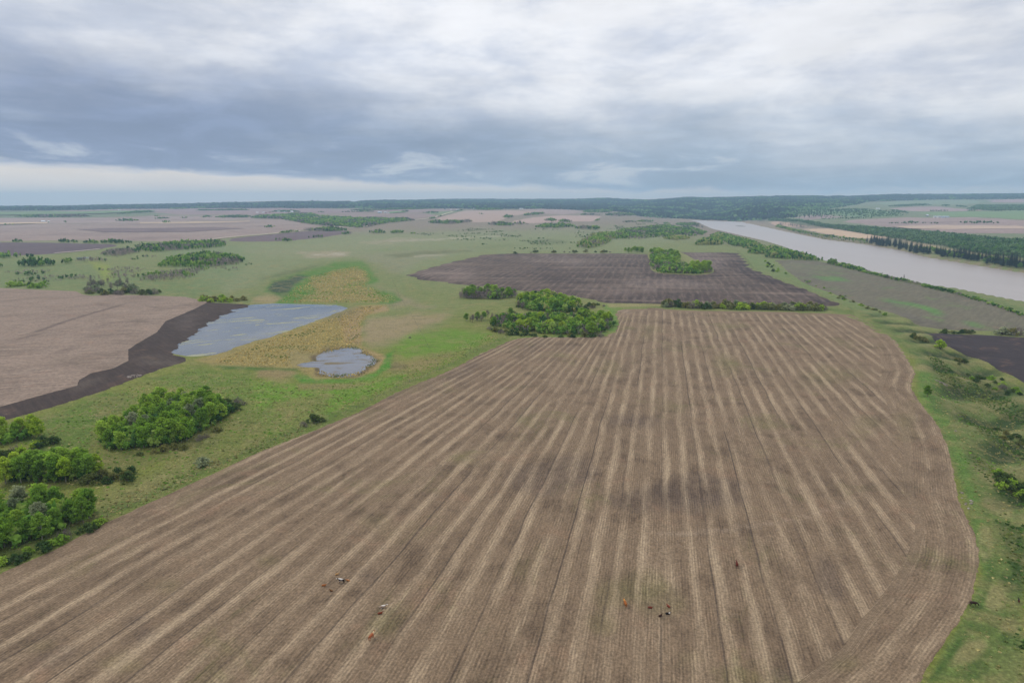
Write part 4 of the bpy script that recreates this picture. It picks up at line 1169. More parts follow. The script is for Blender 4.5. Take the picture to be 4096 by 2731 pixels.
# near groves left of the main field
grove([(395, 1775), (450, 1808), (620, 1795), (740, 1770), (700, 1700), (560, 1690), (440, 1725)], 34, 3.6, [(6, 'aspen', 0), (5, 'aspen', 1), (1, 'aspen', 3)], HT, lab("in the oblong grove beside the pasture"), "aspens of the oblong grove")
grove([(740, 1770), (860, 1705), (920, 1650), (860, 1610), (700, 1620), (570, 1640), (600, 1690), (700, 1700)], 34, 3.8, [(6, 'aspen', 0), (4, 'aspen', 1), (1, 'aspen', 3), (1, 'bare', 0)], HT, lab("in the oblong grove beside the pasture"), "aspens of the oblong grove")
grove([(880, 1680), (950, 1655), (985, 1610), (930, 1600), (900, 1630)], 10, 2.6, [(3, 'shrub', 1), (2, 'twig', 0), (1, 'bare', 0)], {**HT, 'shrub': (2.4, 4.2), 'bare': (5, 7)}, lab("at the far end of the oblong grove"), "shrubs ending the oblong grove")
grove([(480, 1815), (760, 1780), (860, 1720), (880, 1730), (780, 1790), (500, 1830)], 9, 3, [(2, 'twig', 0), (2, 'shrub', 0)], HT, lab("on the shaded edge of the oblong grove"), "shrubs edging the oblong grove")
grove([(-260, 1800), (0, 1775), (170, 1755), (150, 1735), (0, 1745), (-260, 1770)], 16, 4, [(5, 'aspen', 2), (1, 'aspen', 0)], {**HT, 'aspen': (8, 11)}, lab("in the bright clump by the black margin"), "aspens of the bright clump")
grove([(-100, 1830), (60, 1800), (220, 1765), (215, 1780), (60, 1820), (-100, 1850)], 12, 2.6, [(3, 'shrub', 1), (2, 'shrub', 3), (1, 'twig', 0)], {**HT, 'shrub': (2.4, 4.0)}, lab("under the bright clump by the black margin"), "shrubs under the bright clump")
grove([(20, 1935), (330, 1930), (390, 1900), (330, 1885), (60, 1890)], 26, 3.4, [(4, 'aspen', 1), (3, 'aspen', 0), (2, 'aspen', 2)], {**HT, 'aspen': (8.5, 11)}, lab("in the airy clump with pale trunks"), "aspens of the airy clump")
grove([(330, 1945), (540, 1925), (560, 1890), (400, 1900)], 10, 3, [(3, 'shrub', 0), (2, 'shrub', 1), (1, 'twig', 0), (1, 'shrub', 3)], {**HT, 'shrub': (2.2, 3.8)}, lab("beside the airy clump with pale trunks"), "shrubs beside the airy clump")
grove([(-520, 2420), (0, 2215), (200, 2150), (380, 2075), (370, 2030), (200, 2030), (0, 2040), (-520, 2100)], 64, 3.9, [(5, 'aspen', 0), (6, 'aspen', 1), (2, 'aspen', 3), (1, 'bare', 0)], {**HT, 'aspen': (7.5, 11)}, lab("in the corner grove against the stubble field"), "aspens of the corner grove")
grove([(-100, 2290), (200, 2175), (400, 2085), (420, 2092), (220, 2190), (-100, 2310)], 14, 2.6, [(3, 'shrub', 1), (3, 'shrub', 2), (1, 'twig', 0)], HT, lab("fringing the corner grove"), "shrubs fringing the corner grove")
# groves between the two brown fields
grove([(1850, 1197), (2000, 1197), (2060, 1190), (2070, 1178), (1900, 1172), (1835, 1185)], 34, 4.5, [(5, 'bare', 0), (3, 'aspen', 1), (1, 'aspen', 0)], {**HT, 'aspen': (9, 13), 'bare': (7, 11)}, lab("in the mostly bare grove by the tilled field"), "trees of the mostly bare grove", 1.5)
grove([(2075, 1225), (2240, 1250), (2310, 1248), (2330, 1225), (2250, 1205), (2150, 1190), (2080, 1200)], 40, 5, [(5, 'aspen', 0), (3, 'aspen', 2), (1, 'aspen', 1), (1, 'bare', 0)], {**HT, 'aspen': (8.5, 12)}, lab("in the bright grove behind the field corner"), "aspens of the bright grove", 1.5)
grove([(2060, 1232), (2110, 1250), (2120, 1225), (2085, 1210)], 8, 3.5, [(3, 'bare', 0), (1, 'shrub', 1)], {**HT, 'shrub': (3, 4.5)}, lab("on the dark end of the bright grove"), "trees ending the bright grove", 1.4)
grove([(2320, 1245), (2420, 1232), (2428, 1218), (2340, 1222)], 12, 3.5, [(3, 'shrub', 1), (2, 'twig', 0), (1, 'shrub', 0)], {**HT, 'shrub': (2.5, 4.5)}, lab("on the grass strip before the tilled field"), "shrubs on the grass strip")
grove([(1960, 1300), (2060, 1318), (2230, 1338), (2400, 1338), (2450, 1305), (2440, 1285), (2330, 1280), (2200, 1280), (2080, 1285)], 62, 5, [(4, 'aspen', 0), (3, 'aspen', 2), (4, 'bare', 0), (2, 'aspen', 1)], {**HT, 'aspen': (8, 12)}, lab("in the mixed grove at the stubble corner"), "trees of the mixed grove", 1.55)
grove([(1855, 1285), (1990, 1265), (2050, 1250), (2070, 1262), (1980, 1300), (1930, 1300)], 22, 4, [(4, 'bare', 0), (3, 'shrub', 0), (2, 'aspen', 1)], {**HT, 'aspen': (6, 9), 'bare': (5, 8), 'shrub': (2, 4)}, lab("on the pasture wing of the mixed grove"), "trees on the wing of the mixed grove", 1.4)
grove([(1960, 1315), (2060, 1335), (2240, 1348), (2400, 1345), (2390, 1352), (2200, 1354), (2040, 1342), (1950, 1322)], 20, 3.5, [(3, 'shrub', 0), (3, 'shrub', 1), (2, 'twig', 0)], {**HT, 'shrub': (2, 4)}, lab("along the front of the mixed grove"), "shrubs along the mixed grove", 1.3)
x, y = unp([(2372, 1300)])[0]
plant('spruce', x, y, 11, 0, "lone dark spruce standing in the mixed grove", "tree", None)
# grove inside the tilled field
grove([(2596, 1036), (2604, 1012), (2650, 1010), (2700, 1020), (2718, 1052), (2680, 1068), (2620, 1062)], 34, 7, [(4, 'aspen', 0), (2, 'aspen', 1), (1, 'aspen', 2)], {**HT, 'aspen': (11, 15)}, lab("in the island grove inside the tilled field"), "aspens of the island grove", 1.6)
grove([(2608, 1078), (2640, 1092), (2780, 1098), (2780, 1086), (2660, 1078)], 26, 5, [(4, 'bare', 0), (1, 'shrub', 0)], {**HT, 'bare': (8, 12), 'shrub': (3, 5)}, lab("on the bare front of the island grove"), "bare trees of the island grove", 1.6)
grove([(2750, 1096), (2840, 1093), (2842, 1078), (2770, 1078)], 10, 7, [(1, 'aspen', 2), (1, 'aspen', 0)], {**HT, 'aspen': (15, 19)}, lab("of the tall bright pair-side of the island grove"), "tall bright aspens of the island grove", 1.5)
# hedge between the two fields
grove([(2655, 1222), (3300, 1234), (3300, 1243), (3072, 1240), (2660, 1229)], 58, 5.5, [(4, 'shrub', 0), (4, 'shrub', 3), (2, 'shrub', 4), (2, 'shrub', 1), (2, 'twig', 0)], {**HT, 'shrub': (4.5, 7.0), 'twig': (5, 7.0)}, lab("in the hedge between the stubble and tilled fields"), "hedge shrubs between two fields", 1.15)
# valley side shrubs
SB = {**HT, 'shrub': (1.4, 3.0)}
grove([(3860, 1490), (3960, 1510), (4060, 1550), (4160, 1600), (4100, 1610), (3980, 1560), (3880, 1520)], 24, 2.6, [(3, 'shrub', 1), (3, 'shrub', 2), (1, 'twig', 0)], SB, lab("in the thicket below the black field"), "thicket below the black field")
grove([(3650, 1340), (3720, 1365), (3700, 1370), (3640, 1350)], 8, 3, [(1, 'shrub', 1), (1, 'shrub', 0)], SB, lab("along the gully above the bright bush"), "shrubs along the gully")
grove([(3810, 1430), (3860, 1440), (3870, 1470), (3820, 1460)], 7, 3, [(1, 'shrub', 1), (1, 'shrub', 0)], SB, lab("on the slope under the black field edge"), "shrubs under the black field edge")
grove([(3960, 1880), (4020, 1900), (4096, 1960), (4120, 2010), (4000, 1950)], 16, 2.4, [(3, 'shrub', 1), (2, 'shrub', 2)], SB, lab("in the ravine on the valley side"), "ravine shrubs")
grove([(3960, 1700), (4060, 1740), (4110, 1790), (3990, 1750)], 9, 3, [(3, 'shrub', 1), (2, 'shrub', 0)], SB, lab("on the open valley side above the ravine"), "shrubs above the ravine")
grove([(3440, 1215), (3470, 1232), (3560, 1266), (3540, 1262), (3430, 1225)], 8, 4, [(1, 'shrub', 2), (1, 'shrub', 0)], SB, lab("on the grass strip below the sprouting field"), "shrubs below the sprouting field")
grove([(3200, 1130), (3300, 1165), (3440, 1222), (3450, 1212), (3320, 1160), (3220, 1122)], 18, 4, [(2, 'shrub', 2), (2, 'shrub', 0), (1, 'shrub', 4)], SB, lab("on the bank between tilled and sprouting fields"), "shrubs between tilled and sprouting fields")
grove([(3060, 1040), (3150, 1094), (3140, 1100), (3080, 1085), (3040, 1050)], 14, 5, [(2, 'shrub', 1), (2, 'shrub', 2)], {**HT, 'shrub': (2.5, 4.5)}, lab("on the steep bank corner by the river trees"), "shrubs on the bank corner")
grove([(3770, 1328), (3900, 1330), (3905, 1334), (3770, 1334)], 10, 4, [(1, 'shrub', 1), (1, 'shrub', 0)], {**HT, 'shrub': (2.2, 3.6)}, lab("on the strip between sprouting and black fields"), "shrubs between sprouting and black fields")
for q, k, h_, mi, wd, lb in [((3760, 1395), 'shrub', 6.5, 3, .9, "bright yellow-green bush at the corner of the black field"),
                             ((4010, 1338), 'shrub', 7.0, 4, 1.3, "big grey-green bush at the end of the black field"),
                             ((4080, 1342), 'twig', 7.5, 0, 1.3, "big leafless grey bush at the end of the black field"),
                             ((4045, 1340), 'shrub', 6.0, 0, 1.3, "big olive bush among the bushes ending the black field"),
                             ((1255, 1690), 'shrub', 4.2, 1, 1.1, "dark round bush beside the fence and stubble"),
                             ((1215, 1705), 'twig', 2.4, 0, 1.2, "low grey bush under the dark bush at the fence"),
                             ((1290, 1685), 'shrub', 2.2, 0, 1.2, "low olive bush beside the dark bush at the fence"),
                             ((810, 1862), 'shrub', 3.2, 4, 1.5, "low blossoming grey-green bush on the grass verge"),
                             ((1640, 1352), 'twig', 1.2, 0, 1.5, "small grey thorn bush alone on the marsh meadow"),
                             ((3288, 1045), 'aspen', 9, 1, .9, "single round tree on the river bank"),
                             ((3272, 1042), 'bare', 8, 0, .9, "leafless tree beside the single round river tree"),
                             ((3615, 1120), 'bare', 9, 0, .6, "leafless thin tree over the river bank hedge"),
                             ((3548, 1112), 'shrub', 5.5, 1, 1.2, "round dark bush on the river bank hedge"),
                             ((2060, 1016), 'shrub', 4.5, 1, 1.3, "dark bush at the back edge of the tilled field")]:
    x, y = unp([q])[0]
    plant(k, x, y, h_, mi, lb, "tree" if k in ('aspen', 'bare') else "shrub", None, wd)
# lone crooked tree on the valley rim
x, y = unp([(3709, 1584)])[0]
plant('aspen', x, y, 6.2, 1, "lone small crooked tree on the grassy rim", "tree", None, 1.5)
# river bank bushes, near side
BK = [(3310, 1056), (3360, 1068), (3420, 1082), (3470, 1096), (3560, 1118), (3640, 1136), (3720, 1156), (3800, 1174), (3880, 1196), (3960, 1222), (4040, 1250), (4110, 1276)]
grove([(3305, 1058), (3350, 1062), (3345, 1052), (3315, 1050)], 8, 5, [(3, 'aspen', 1), (1, 'aspen', 3)], {**HT, 'aspen': (8, 11)}, lab("in the tight clump on the river bank"), "trees of the river bank clump")
# back edge of the tilled field
grove([(2120, 1012), (2240, 1012), (2460, 1011), (2460, 1008), (2120, 1008)], 16, 6, [(2, 'shrub', 1), (2, 'shrub', 0), (1, 'twig', 0)], {**HT, 'shrub': (3, 6)}, lab("along the back edge of the tilled field"), "shrubs behind the tilled field")
grove([(2490, 1013), (2575, 1015), (2570, 1006), (2495, 1004)], 12, 8, [(3, 'aspen', 0), (1, 'aspen', 1)], {**HT, 'aspen': (9, 13)}, lab("in the clump behind the tilled field"), "aspens behind the tilled field")
# left pasture edge bushes
grove([(800, 1208), (1010, 1210), (1010, 1202), (810, 1196)], 18, 4, [(3, 'shrub', 2), (3, 'shrub', 0), (1, 'shrub', 3)], {**HT, 'shrub': (3, 6)}, lab("in the row at the head of the black margin"), "shrubs at the head of the black margin")
grove([(330, 1178), (450, 1182), (650, 1180), (640, 1170), (400, 1165), (330, 1168)], 22, 4.5, [(3, 'shrub', 1), (2, 'twig', 0), (2, 'shrub', 0)], {**HT, 'shrub': (3, 6), 'twig': (4, 7)}, lab("behind the notch of the pale stubble field"), "shrubs behind the pale field notch")
grove([(340, 1165), (540, 1165), (530, 1140), (360, 1135)], 22, 6, [(4, 'bare', 0), (1, 'shrub', 4)], {**HT, 'bare': (8, 12), 'shrub': (5, 8)}, lab("in the grey brush behind the pale stubble field"), "bare trees behind the pale field")
grove([(10, 1150), (200, 1155), (210, 1140), (60, 1132)], 16, 5, [(3, 'shrub', 2), (2, 'shrub', 1)], {**HT, 'shrub': (3, 6)}, lab("in the green brush above the pale stubble field"), "green brush above the pale field")
# spruces across the river
grove([(3462, 972), (3500, 978), (3590, 996), (3690, 1016), (3690, 1006), (3600, 984), (3500, 966)], 84, 3.6, [(1, 'spruce', 0)], {'spruce': (18, 28)}, lab("in the row on the far river bank"), "spruces on the far river bank", 1.9)
grove([(3690, 1016), (3800, 1036), (3960, 1058), (4110, 1082), (4110, 1066), (3960, 1042), (3800, 1020), (3690, 1004)], 120, 4, [(7, 'spruce', 0), (1, 'aspen', 1)], {'spruce': (17, 28), 'aspen': (9, 13)}, lab("in the belt farther down the far river bank"), "spruces farther down the far bank", 1.9)
grove([(3118, 906), (3220, 912), (3220, 906), (3120, 898)], 20, 9, [(1, 'spruce', 0)], {'spruce': (16, 24)}, lab("in the small cluster on the bend of the far bank"), "spruces on the bend of the far bank", 1.7)
grove([(2738, 908), (2812, 912), (2812, 907), (2740, 903)], 16, 10, [(1, 'spruce', 0)], {'spruce': (12, 18)}, lab("in the short row at the river head"), "spruces at the river head", 1.7)
print("plants", COUNT)

# ------------------------------------------------------------------ woods farther off: each reads as one mass
def ico():
    t = (1 + 5 ** .5) / 2
    v = np.array([(-1, t, 0), (1, t, 0), (-1, -t, 0), (1, -t, 0), (0, -1, t), (0, 1, t), (0, -1, -t), (0, 1, -t), (t, 0, -1), (t, 0, 1), (-t, 0, -1), (-t, 0, 1)]) / math.sqrt(1 + t * t)
    f = np.array([(0, 11, 5), (0, 5, 1), (0, 1, 7), (0, 7, 10), (0, 10, 11), (1, 5, 9), (5, 11, 4), (11, 10, 2), (10, 7, 6), (7, 1, 8), (3, 9, 4), (3, 4, 2), (3, 2, 6), (3, 6, 8), (3, 8, 9), (4, 9, 5), (2, 4, 11), (6, 2, 10), (8, 6, 7), (9, 8, 1)])
    return v, f
def far_tpl(seed, nq, core=True, conic=False, thin=False, trunk=True):
    """unit tree: height 1, radius 1 (x,y scaled later); triangles only"""
    rng = np.random.default_rng(seed)
    g = Geo()
    if conic:
        for z0, z1, r_ in ((.08, .5, 1.), (.3, .75, .72), (.55, 1.0, .45)):
            k = 6; an = np.arange(k) * 2 * math.pi / k + rng.uniform(0, 6)
            V = np.stack([np.cos(an) * r_ * rng.uniform(.8, 1.1, k), np.sin(an) * r_ * rng.uniform(.8, 1.1, k), np.full(k, z0)], 1)
            V = np.vstack([V, [0, 0, z1]])
            g.add(V, None, [(j, (j + 1) % k, k) for j in range(k)], rng.uniform(.8, 1.15))
    else:
        if core:
            v, f = ico()
            v = v * rng.uniform(.62, .95, (12, 1))
            v = v * (1, 1, .36) + (0, 0, .58)
            g.add(v, None, f, .8)
        c_ = rng.normal(size=(nq, 3)); c_ /= np.linalg.norm(c_, axis=1)[:, None]
        c_ = c_ * rng.uniform(.55, 1.0, (nq, 1)) * (1, 1, .42) + (0, 0, .58)
        V, Q, cc = quads(np.zeros((nq, 3)), .30 if not thin else .12, rng, rng.uniform(.75, 1.25, nq), 1.0 if not thin else 2.5)
        V = V * (1, 1, .42) + np.repeat(c_, 4, 0)
        T = np.concatenate([Q[:, [0, 1, 2]], Q[:, [0, 2, 3]]])
        g.add(V, None, T, cc)
        V, Q, T = tube([(0, 0, -.02), (0, 0, .5)], [.05, .03], 3)
        if trunk: g.add(V, None, np.concatenate([Q[:, [0, 1, 2]], Q[:, [0, 2, 3]]]), 1.1)
    return np.concatenate(g.V), np.concatenate(g.T), np.concatenate(g.C)
MIDT = [far_tpl(300 + i, 15) for i in range(4)]
FART = [far_tpl(320 + i, 4, trunk=False) for i in range(4)]
BART = [far_tpl(340 + i, 18, core=False, thin=True) for i in range(3)]
CONT = [far_tpl(360 + i, 0, conic=True) for i in range(3)]
def mass_tpl(seed):
    rng = np.random.default_rng(seed); g = Geo(); k = 5
    a = np.arange(k) * 2 * math.pi / k + rng.uniform(0, 6)
    r0 = rng.uniform(.75, 1.15, k); r1 = rng.uniform(.4, .8, k)
    V = np.concatenate([np.stack([np.cos(a) * r0, np.sin(a) * r0, np.full(k, -.1)], 1), np.stack([np.cos(a + .5) * r1, np.sin(a + .5) * r1, rng.uniform(.45, .85, k)], 1), [[rng.normal(0, .2), rng.normal(0, .2), 1.0]]])
    T = [(j, (j + 1) % k, k + j) for j in range(k)] + [((j + 1) % k, k + (j + 1) % k, k + j) for j in range(k)] + [(k + j, k + (j + 1) % k, 2 * k) for j in range(k)]
    g.add(V, None, T, rng.uniform(.85, 1.15, (2 * k + 1, 1)) * np.ones((1, 3)))
    return np.concatenate(g.V), np.concatenate(g.T), np.concatenate(g.C)
MASST = [mass_tpl(400 + i) for i in range(5)]
def tuft_tpl(seed):
    rng = np.random.default_rng(seed); g = Geo()
    for j in range(5):
        a = rng.uniform(0, 6.28); d = np.array([math.cos(a), math.sin(a), 0]); o_ = np.array([math.cos(a + 2), math.sin(a + 2), 0]) * rng.uniform(0, .5)
        sp_ = d * rng.uniform(.35, .8); ln_ = np.array([-d[1], d[0], 0]) * rng.normal(0, .45) + (0, 0, rng.uniform(.6, 1.0))
        g.add([o_ - sp_ * .6, o_ + sp_ * .6, o_ + sp_ + ln_, o_ - sp_ + ln_ * .9], None, [(0, 1, 2), (0, 2, 3)], rng.uniform(.75, 1.2))
    return np.concatenate(g.V), np.concatenate(g.T), np.concatenate(g.C)
TUFT = [tuft_tpl(380 + i) for i in range(4)]
W_GREEN = [C(96, 130, 48), C(114, 144, 58), C(82, 116, 46), C(128, 148, 70)]
W_DEEP = [C(62, 94, 44), C(74, 106, 48), C(54, 82, 44)]
W_BARE = [C(122, 110, 106), C(128, 116, 110), C(104, 98, 92)]
W_YELL = [C(142, 146, 84), C(150, 150, 92)]
W_CON = [C(34, 50, 42), C(40, 58, 46)]
W_FOR = [C(30, 44, 42), C(36, 52, 46), C(28, 38, 40)]
PAL = {'m': [C(84, 110, 66), C(98, 120, 74), C(74, 98, 60)], 's': [C(158, 148, 100), C(168, 158, 110), C(146, 140, 92)], 'o': [C(112, 122, 66), C(124, 132, 76)], 'l': [C(104, 140, 52), C(112, 146, 58)], 'r': [C(182, 164, 106), C(168, 152, 98), C(192, 172, 114)], 'k': [C(78, 102, 50), C(88, 112, 56)], 'g': W_GREEN, 'd': W_DEEP, 'b': W_BARE, 'y': W_YELL, 'c': W_CON, 'f': W_FOR}
M_TOTAL = [0]
def wood(name, label, polys, spacing, hrange, mix, lod='mid', wr=0.24, keep=1.0, gap0=.25):
    VV = []; TT = []; CC = []; n0 = 0
    chars = list(mix.keys()); ww = np.array([mix[c_] for c_ in chars], float); ww /= ww.sum()
    for pp in polys:
        wp = unp(pp)
        a = np.array(wp)
        nx = max(1, int((a[:, 0].max() - a[:, 0].min()) / spacing)); ny = max(1, int((a[:, 1].max() - a[:, 1].min()) / spacing))
        gx, gy = np.meshgrid(np.linspace(a[:, 0].min(), a[:, 0].max(), nx + 1), np.linspace(a[:, 1].min(), a[:, 1].max(), ny + 1))
        x = (gx + RNG.uniform(-.5, .5, gx.shape) * spacing).ravel(); y = (gy + RNG.uniform(-.5, .5, gx.shape) * spacing).ravel()
        sd = poly_sd(x, y, wp)
        lim = spacing * 0.9 * (fbm(x, y, 1 / (4 * spacing), 77) - .5)
        gap = fbm(x, y, 1 / (7 * spacing), 55)
        ok = (sd < lim) & (RNG.uniform(0, 1, len(x)) < keep) & (y < 12500) & (gap > gap0)
        x, y = x[ok], y[ok]
        if not len(x): continue
        z = H(x, y)
        # stands of one kind grow together
        sel = np.clip((fbm(x, y, 1 / (5 * spacing), 91, 2) - .5) * 1.9 + .5 + RNG.normal(0, .16, len(x)), 0, .999)
        ci = np.searchsorted(np.cumsum(ww), sel)
        edge = np.clip(-sd[ok] / (2.2 * spacing), 0, 1)
        hs = RNG.uniform(*hrange, len(x)) * (.55 + .45 * edge) * (.7 + .6 * fbm(x, y, 1 / (3.5 * spacing), 13, 2)) * (1.0 if lod == 'tuft' else 1.25); rs = hs * wr * RNG.uniform(.8, 1.25, len(x)); an = RNG.uniform(0, 6.28, len(x))
        ci = np.minimum(ci, len(chars) - 1)
        for c_i, ch in enumerate(chars):
            T_ = TUFT if lod == 'tuft' else MASST if lod == 'mass' else CONT if ch == 'c' else BART if (ch == 'b' and lod == 'mid') else (MIDT if lod == 'mid' else FART)
            pal = np.array(PAL[ch])
            for t_i, (V, T, c_) in enumerate(T_):
                k = np.where((ci == c_i) & (np.arange(len(x)) % len(T_) == t_i))[0]
                if not len(k): continue
                ca, sa = np.cos(an[k])[:, None], np.sin(an[k])[:, None]
                rr = (rs[k] * (.55 if ch == 'c' else 1.0))[:, None]; hh = (hs[k] * (1.3 if ch == 'c' else 1.0))[:, None]
                W = np.stack([(V[None, :, 0] * ca - V[None, :, 1] * sa) * rr + x[k][:, None], (V[None, :, 0] * sa + V[None, :, 1] * ca) * rr + y[k][:, None], V[None, :, 2] * hh + z[k][:, None]], 2)
                VV.append(W.reshape(-1, 3))
                TT.append((T[None] + (n0 + np.arange(len(k)) * len(V))[:, None, None]).reshape(-1, 3)); n0 += len(k) * len(V)
                tint = pal[RNG.integers(0, len(pal), len(k))] * RNG.uniform(.82, 1.18, (len(k), 1))
                CC.append((c_[None] * tint[:, None, :]).reshape(-1, 3))
    if not VV: return
    me = mesh_np(name, np.concatenate(VV), np.concatenate(TT), [M_WOOD], False, np.concatenate(CC))
    M_TOTAL[0] += len(me.polygons)
    o = obj(name, me)
    tag(o, label, "wood", kind="stuff")
def strip(pts, up):
    """a belt of trees: front line of bases, with the belt reaching `up` pixels back"""
    k = 9
    t = np.linspace(0, 1, k)
    d = np.linspace(0, 1, len(pts))
    xs = np.interp(t, d, [p[0] for p in pts]); ys = np.interp(t, d, [p[1] for p in pts])
    env = np.sqrt(np.clip(1 - (2 * t - 1) ** 2, 0.06, 1)) * RNG.uniform(.55, 1.15, k)
    mid = up * 0.5
    return list(zip(xs.tolist(), (ys - mid + mid * env).tolist())) + list(zip(xs[::-1].tolist(), (ys - mid - mid * env)[::-1].tolist()))
G_ = {'g': 6, 'd': 2}; GM = {'g': 4, 'd': 2, 'b': 3}; GB = {'b': 5, 'g': 2}; GY = {'y': 3, 'g': 2}; GD = {'d': 4, 'g': 2}
# grass and reeds that stand up from the ground
def sward(name, label, polys, spacing, hr, mix, wr):
    wood(name, label, polys, spacing, hr, mix, 'tuft', wr)
    bpy.data.objects[name]['category'] = "grass"
sward("pasture_tussocks", "dry and green grass tussocks on the near pasture", [[(-300, 2500), (0, 2285), (402, 2092), (848, 1888), (1247, 1718), (1586, 1560), (1895, 1420), (2048, 1350), (1960, 1330), (1700, 1420), (1540, 1500), (1200, 1540), (1000, 1500), (760, 1470), (560, 1530), (320, 1610), (0, 1710), (-300, 1800)]], 3.0, (.15, .42), {'o': 2, 's': 3, 'l': 4}, 2.4)
sward("verge_tussocks", "straw tussocks along the grass verge of the stubble", [[(300, 2140), (402, 2098), (848, 1893), (1247, 1723), (1240, 1690), (840, 1840), (560, 1950), (420, 2010)]], 1.8, (.2, .55), {'s': 4, 'o': 2}, 1.7)
sward("marsh_reeds", "tan reeds standing in the marsh between the ponds", [[(860, 1440), (1024, 1372), (1200, 1316), (1440, 1226), (1546, 1222), (1470, 1262), (1446, 1320), (1446, 1380), (1300, 1392), (1180, 1400), (1170, 1466), (1024, 1468), (870, 1456)]], 2.2, (.25, .6), {'r': 9, 'o': 1}, 1.9)
sward("upper_reeds", "tan and green reeds of the upper marsh", [[(1120, 1208), (1180, 1150), (1240, 1105), (1430, 1060), (1490, 1100), (1470, 1145), (1580, 1185), (1580, 1210)]], 3.6, (.25, .6), {'r': 6, 'l': 2}, 2.8)
sward("pond_rim_reeds", "reed tufts standing at the rim of the small pond", [[(1180, 1398), (1300, 1392), (1410, 1378), (1470, 1405), (1520, 1440), (1480, 1480), (1440, 1505), (1350, 1516), (1260, 1502), (1262, 1488), (1290, 1480), (1350, 1494), (1430, 1484), (1470, 1445), (1440, 1405), (1390, 1398), (1300, 1412), (1200, 1414)]], 2.0, (.4, .8), {'r': 4, 'o': 2}, 1.2)
sward("valley_scrub", "low dark scrub in the draws of the valley side", [[(3700, 1420), (3800, 1470), (3960, 1560), (4200, 1680), (4200, 1730), (3930, 1620), (3760, 1520)], [(3830, 1640), (3980, 1720), (4200, 1830), (4200, 1890), (3920, 1740)], [(3880, 1800), (4000, 1880), (4200, 1990), (4200, 2080), (3980, 1970), (3900, 1870)], [(3980, 2080), (4200, 2150), (4200, 2420), (4060, 2330), (4020, 2200)], [(4020, 2520), (4200, 2500), (4200, 2640), (4040, 2600)]], 2.0, (.3, .9), {'k': 4, 'o': 3}, 1.5)
sward("valley_grass", "dry tussocks on the spurs of the valley side", [[(3680, 1500), (3760, 1480), (3900, 1560), (4200, 1720), (4200, 2731), (3720, 2731), (3940, 2330), (3850, 1990), (3820, 1830), (3700, 1610)]], 3.4, (.15, .45), {'s': 4, 'o': 2, 'l': 1}, 2.0)
# saplings that fill the near groves
UG = {'g': 5, 'd': 3}
wood("grove_undergrowth", "dense low saplings under the oblong grove", [[(395, 1775), (450, 1808), (620, 1795), (740, 1770), (860, 1705), (940, 1650), (860, 1605), (700, 1615), (570, 1640), (560, 1690), (440, 1725)]], 2.3, (3.2, 6.5), UG, 'mid', .34)
wood("corner_undergrowth", "dense low saplings under the corner grove", [[(-300, 2340), (0, 2215), (200, 2150), (380, 2075), (370, 2030), (200, 2025), (0, 2035), (-300, 2080)]], 2.4, (3, 6), UG, 'mid', .34)
wood("airy_undergrowth", "low saplings under the airy clump", [[(20, 1935), (330, 1932), (400, 1905), (330, 1880), (60, 1890)]], 2.6, (2.5, 5), {'d': 3, 'g': 2}, 'mid', .34)
wood("clump_undergrowth", "low saplings under the bright clump", [[(-200, 1800), (0, 1785), (170, 1760), (150, 1735), (0, 1745), (-200, 1770)]], 2.6, (2.5, 5), {'y': 3, 'g': 2}, 'mid', .34)
wood("mixed_undergrowth", "low saplings and brush filling the mixed grove", [[(1960, 1305), (2060, 1325), (2230, 1342), (2400, 1342), (2455, 1305), (2440, 1285), (2330, 1278), (2200, 1275), (2080, 1275), (1990, 1272)]], 3.2, (3.5, 7), {'g': 4, 'b': 2, 'd': 1}, 'mid', .34)
wood("bright_undergrowth", "low saplings filling the bright grove", [[(2065, 1225), (2120, 1245), (2240, 1252), (2310, 1250), (2330, 1225), (2250, 1202), (2150, 1188), (2080, 1195)]], 3.2, (4, 8), {'g': 5, 'y': 2, 'd': 1}, 'mid', .34)
wood("bare_undergrowth", "grey brush filling the mostly bare grove", [[(1840, 1197), (2000, 1199), (2065, 1190), (2070, 1175), (1900, 1170), (1835, 1183)]], 3.2, (4, 8), {'b': 5, 'g': 2}, 'mid', .34)
wood("island_undergrowth", "low saplings filling the island grove", [[(2600, 1075), (2640, 1094), (2780, 1099), (2845, 1093), (2842, 1074), (2770, 1074), (2715, 1050), (2700, 1015), (2604, 1012), (2600, 1040)]], 4.5, (4, 9), {'g': 4, 'b': 3}, 'mid', .34)
# left pasture groves
wood("pasture_grove", "green and grey grove on the left pasture swell", [[(630, 1070), (800, 1070), (930, 1062), (975, 1050), (975, 1036), (900, 1024), (760, 1024), (655, 1046)]], 6.5, (6, 10), GM)
wood("brush_patch", "grey leafless brush below the left pasture grove", [[(560, 1125), (640, 1128), (760, 1116), (850, 1070), (960, 1060), (880, 1056), (700, 1090), (580, 1100)], strip([(440, 1108), (490, 1104)], 8), strip([(285, 1120), (395, 1122)], 8)], 6, (4, 7), GB)
wood("lane_grove", "long green grove beside the lane on the left", [[(540, 1004), (620, 1010), (720, 1003), (900, 988), (908, 972), (800, 972), (640, 982), (540, 988)]], 7.5, (7, 11), GM)
wood("grey_grove", "grey leafless grove behind the small pool", [[(395, 1022), (470, 1030), (560, 1012), (540, 1000), (430, 1006)], [(300, 1048), (430, 1050), (430, 1043), (310, 1041)]], 7, (6, 9), {'b': 5, 'd': 1})
wood("dark_hedge_wood", "dark green tree row along the purple tilled field", [strip([(230, 972), (315, 974)], 5), strip([(335, 977), (395, 977)], 6), strip([(400, 977), (530, 977)], 7), strip([(50, 972), (88, 972)], 6)], 8, (8, 12), GD)
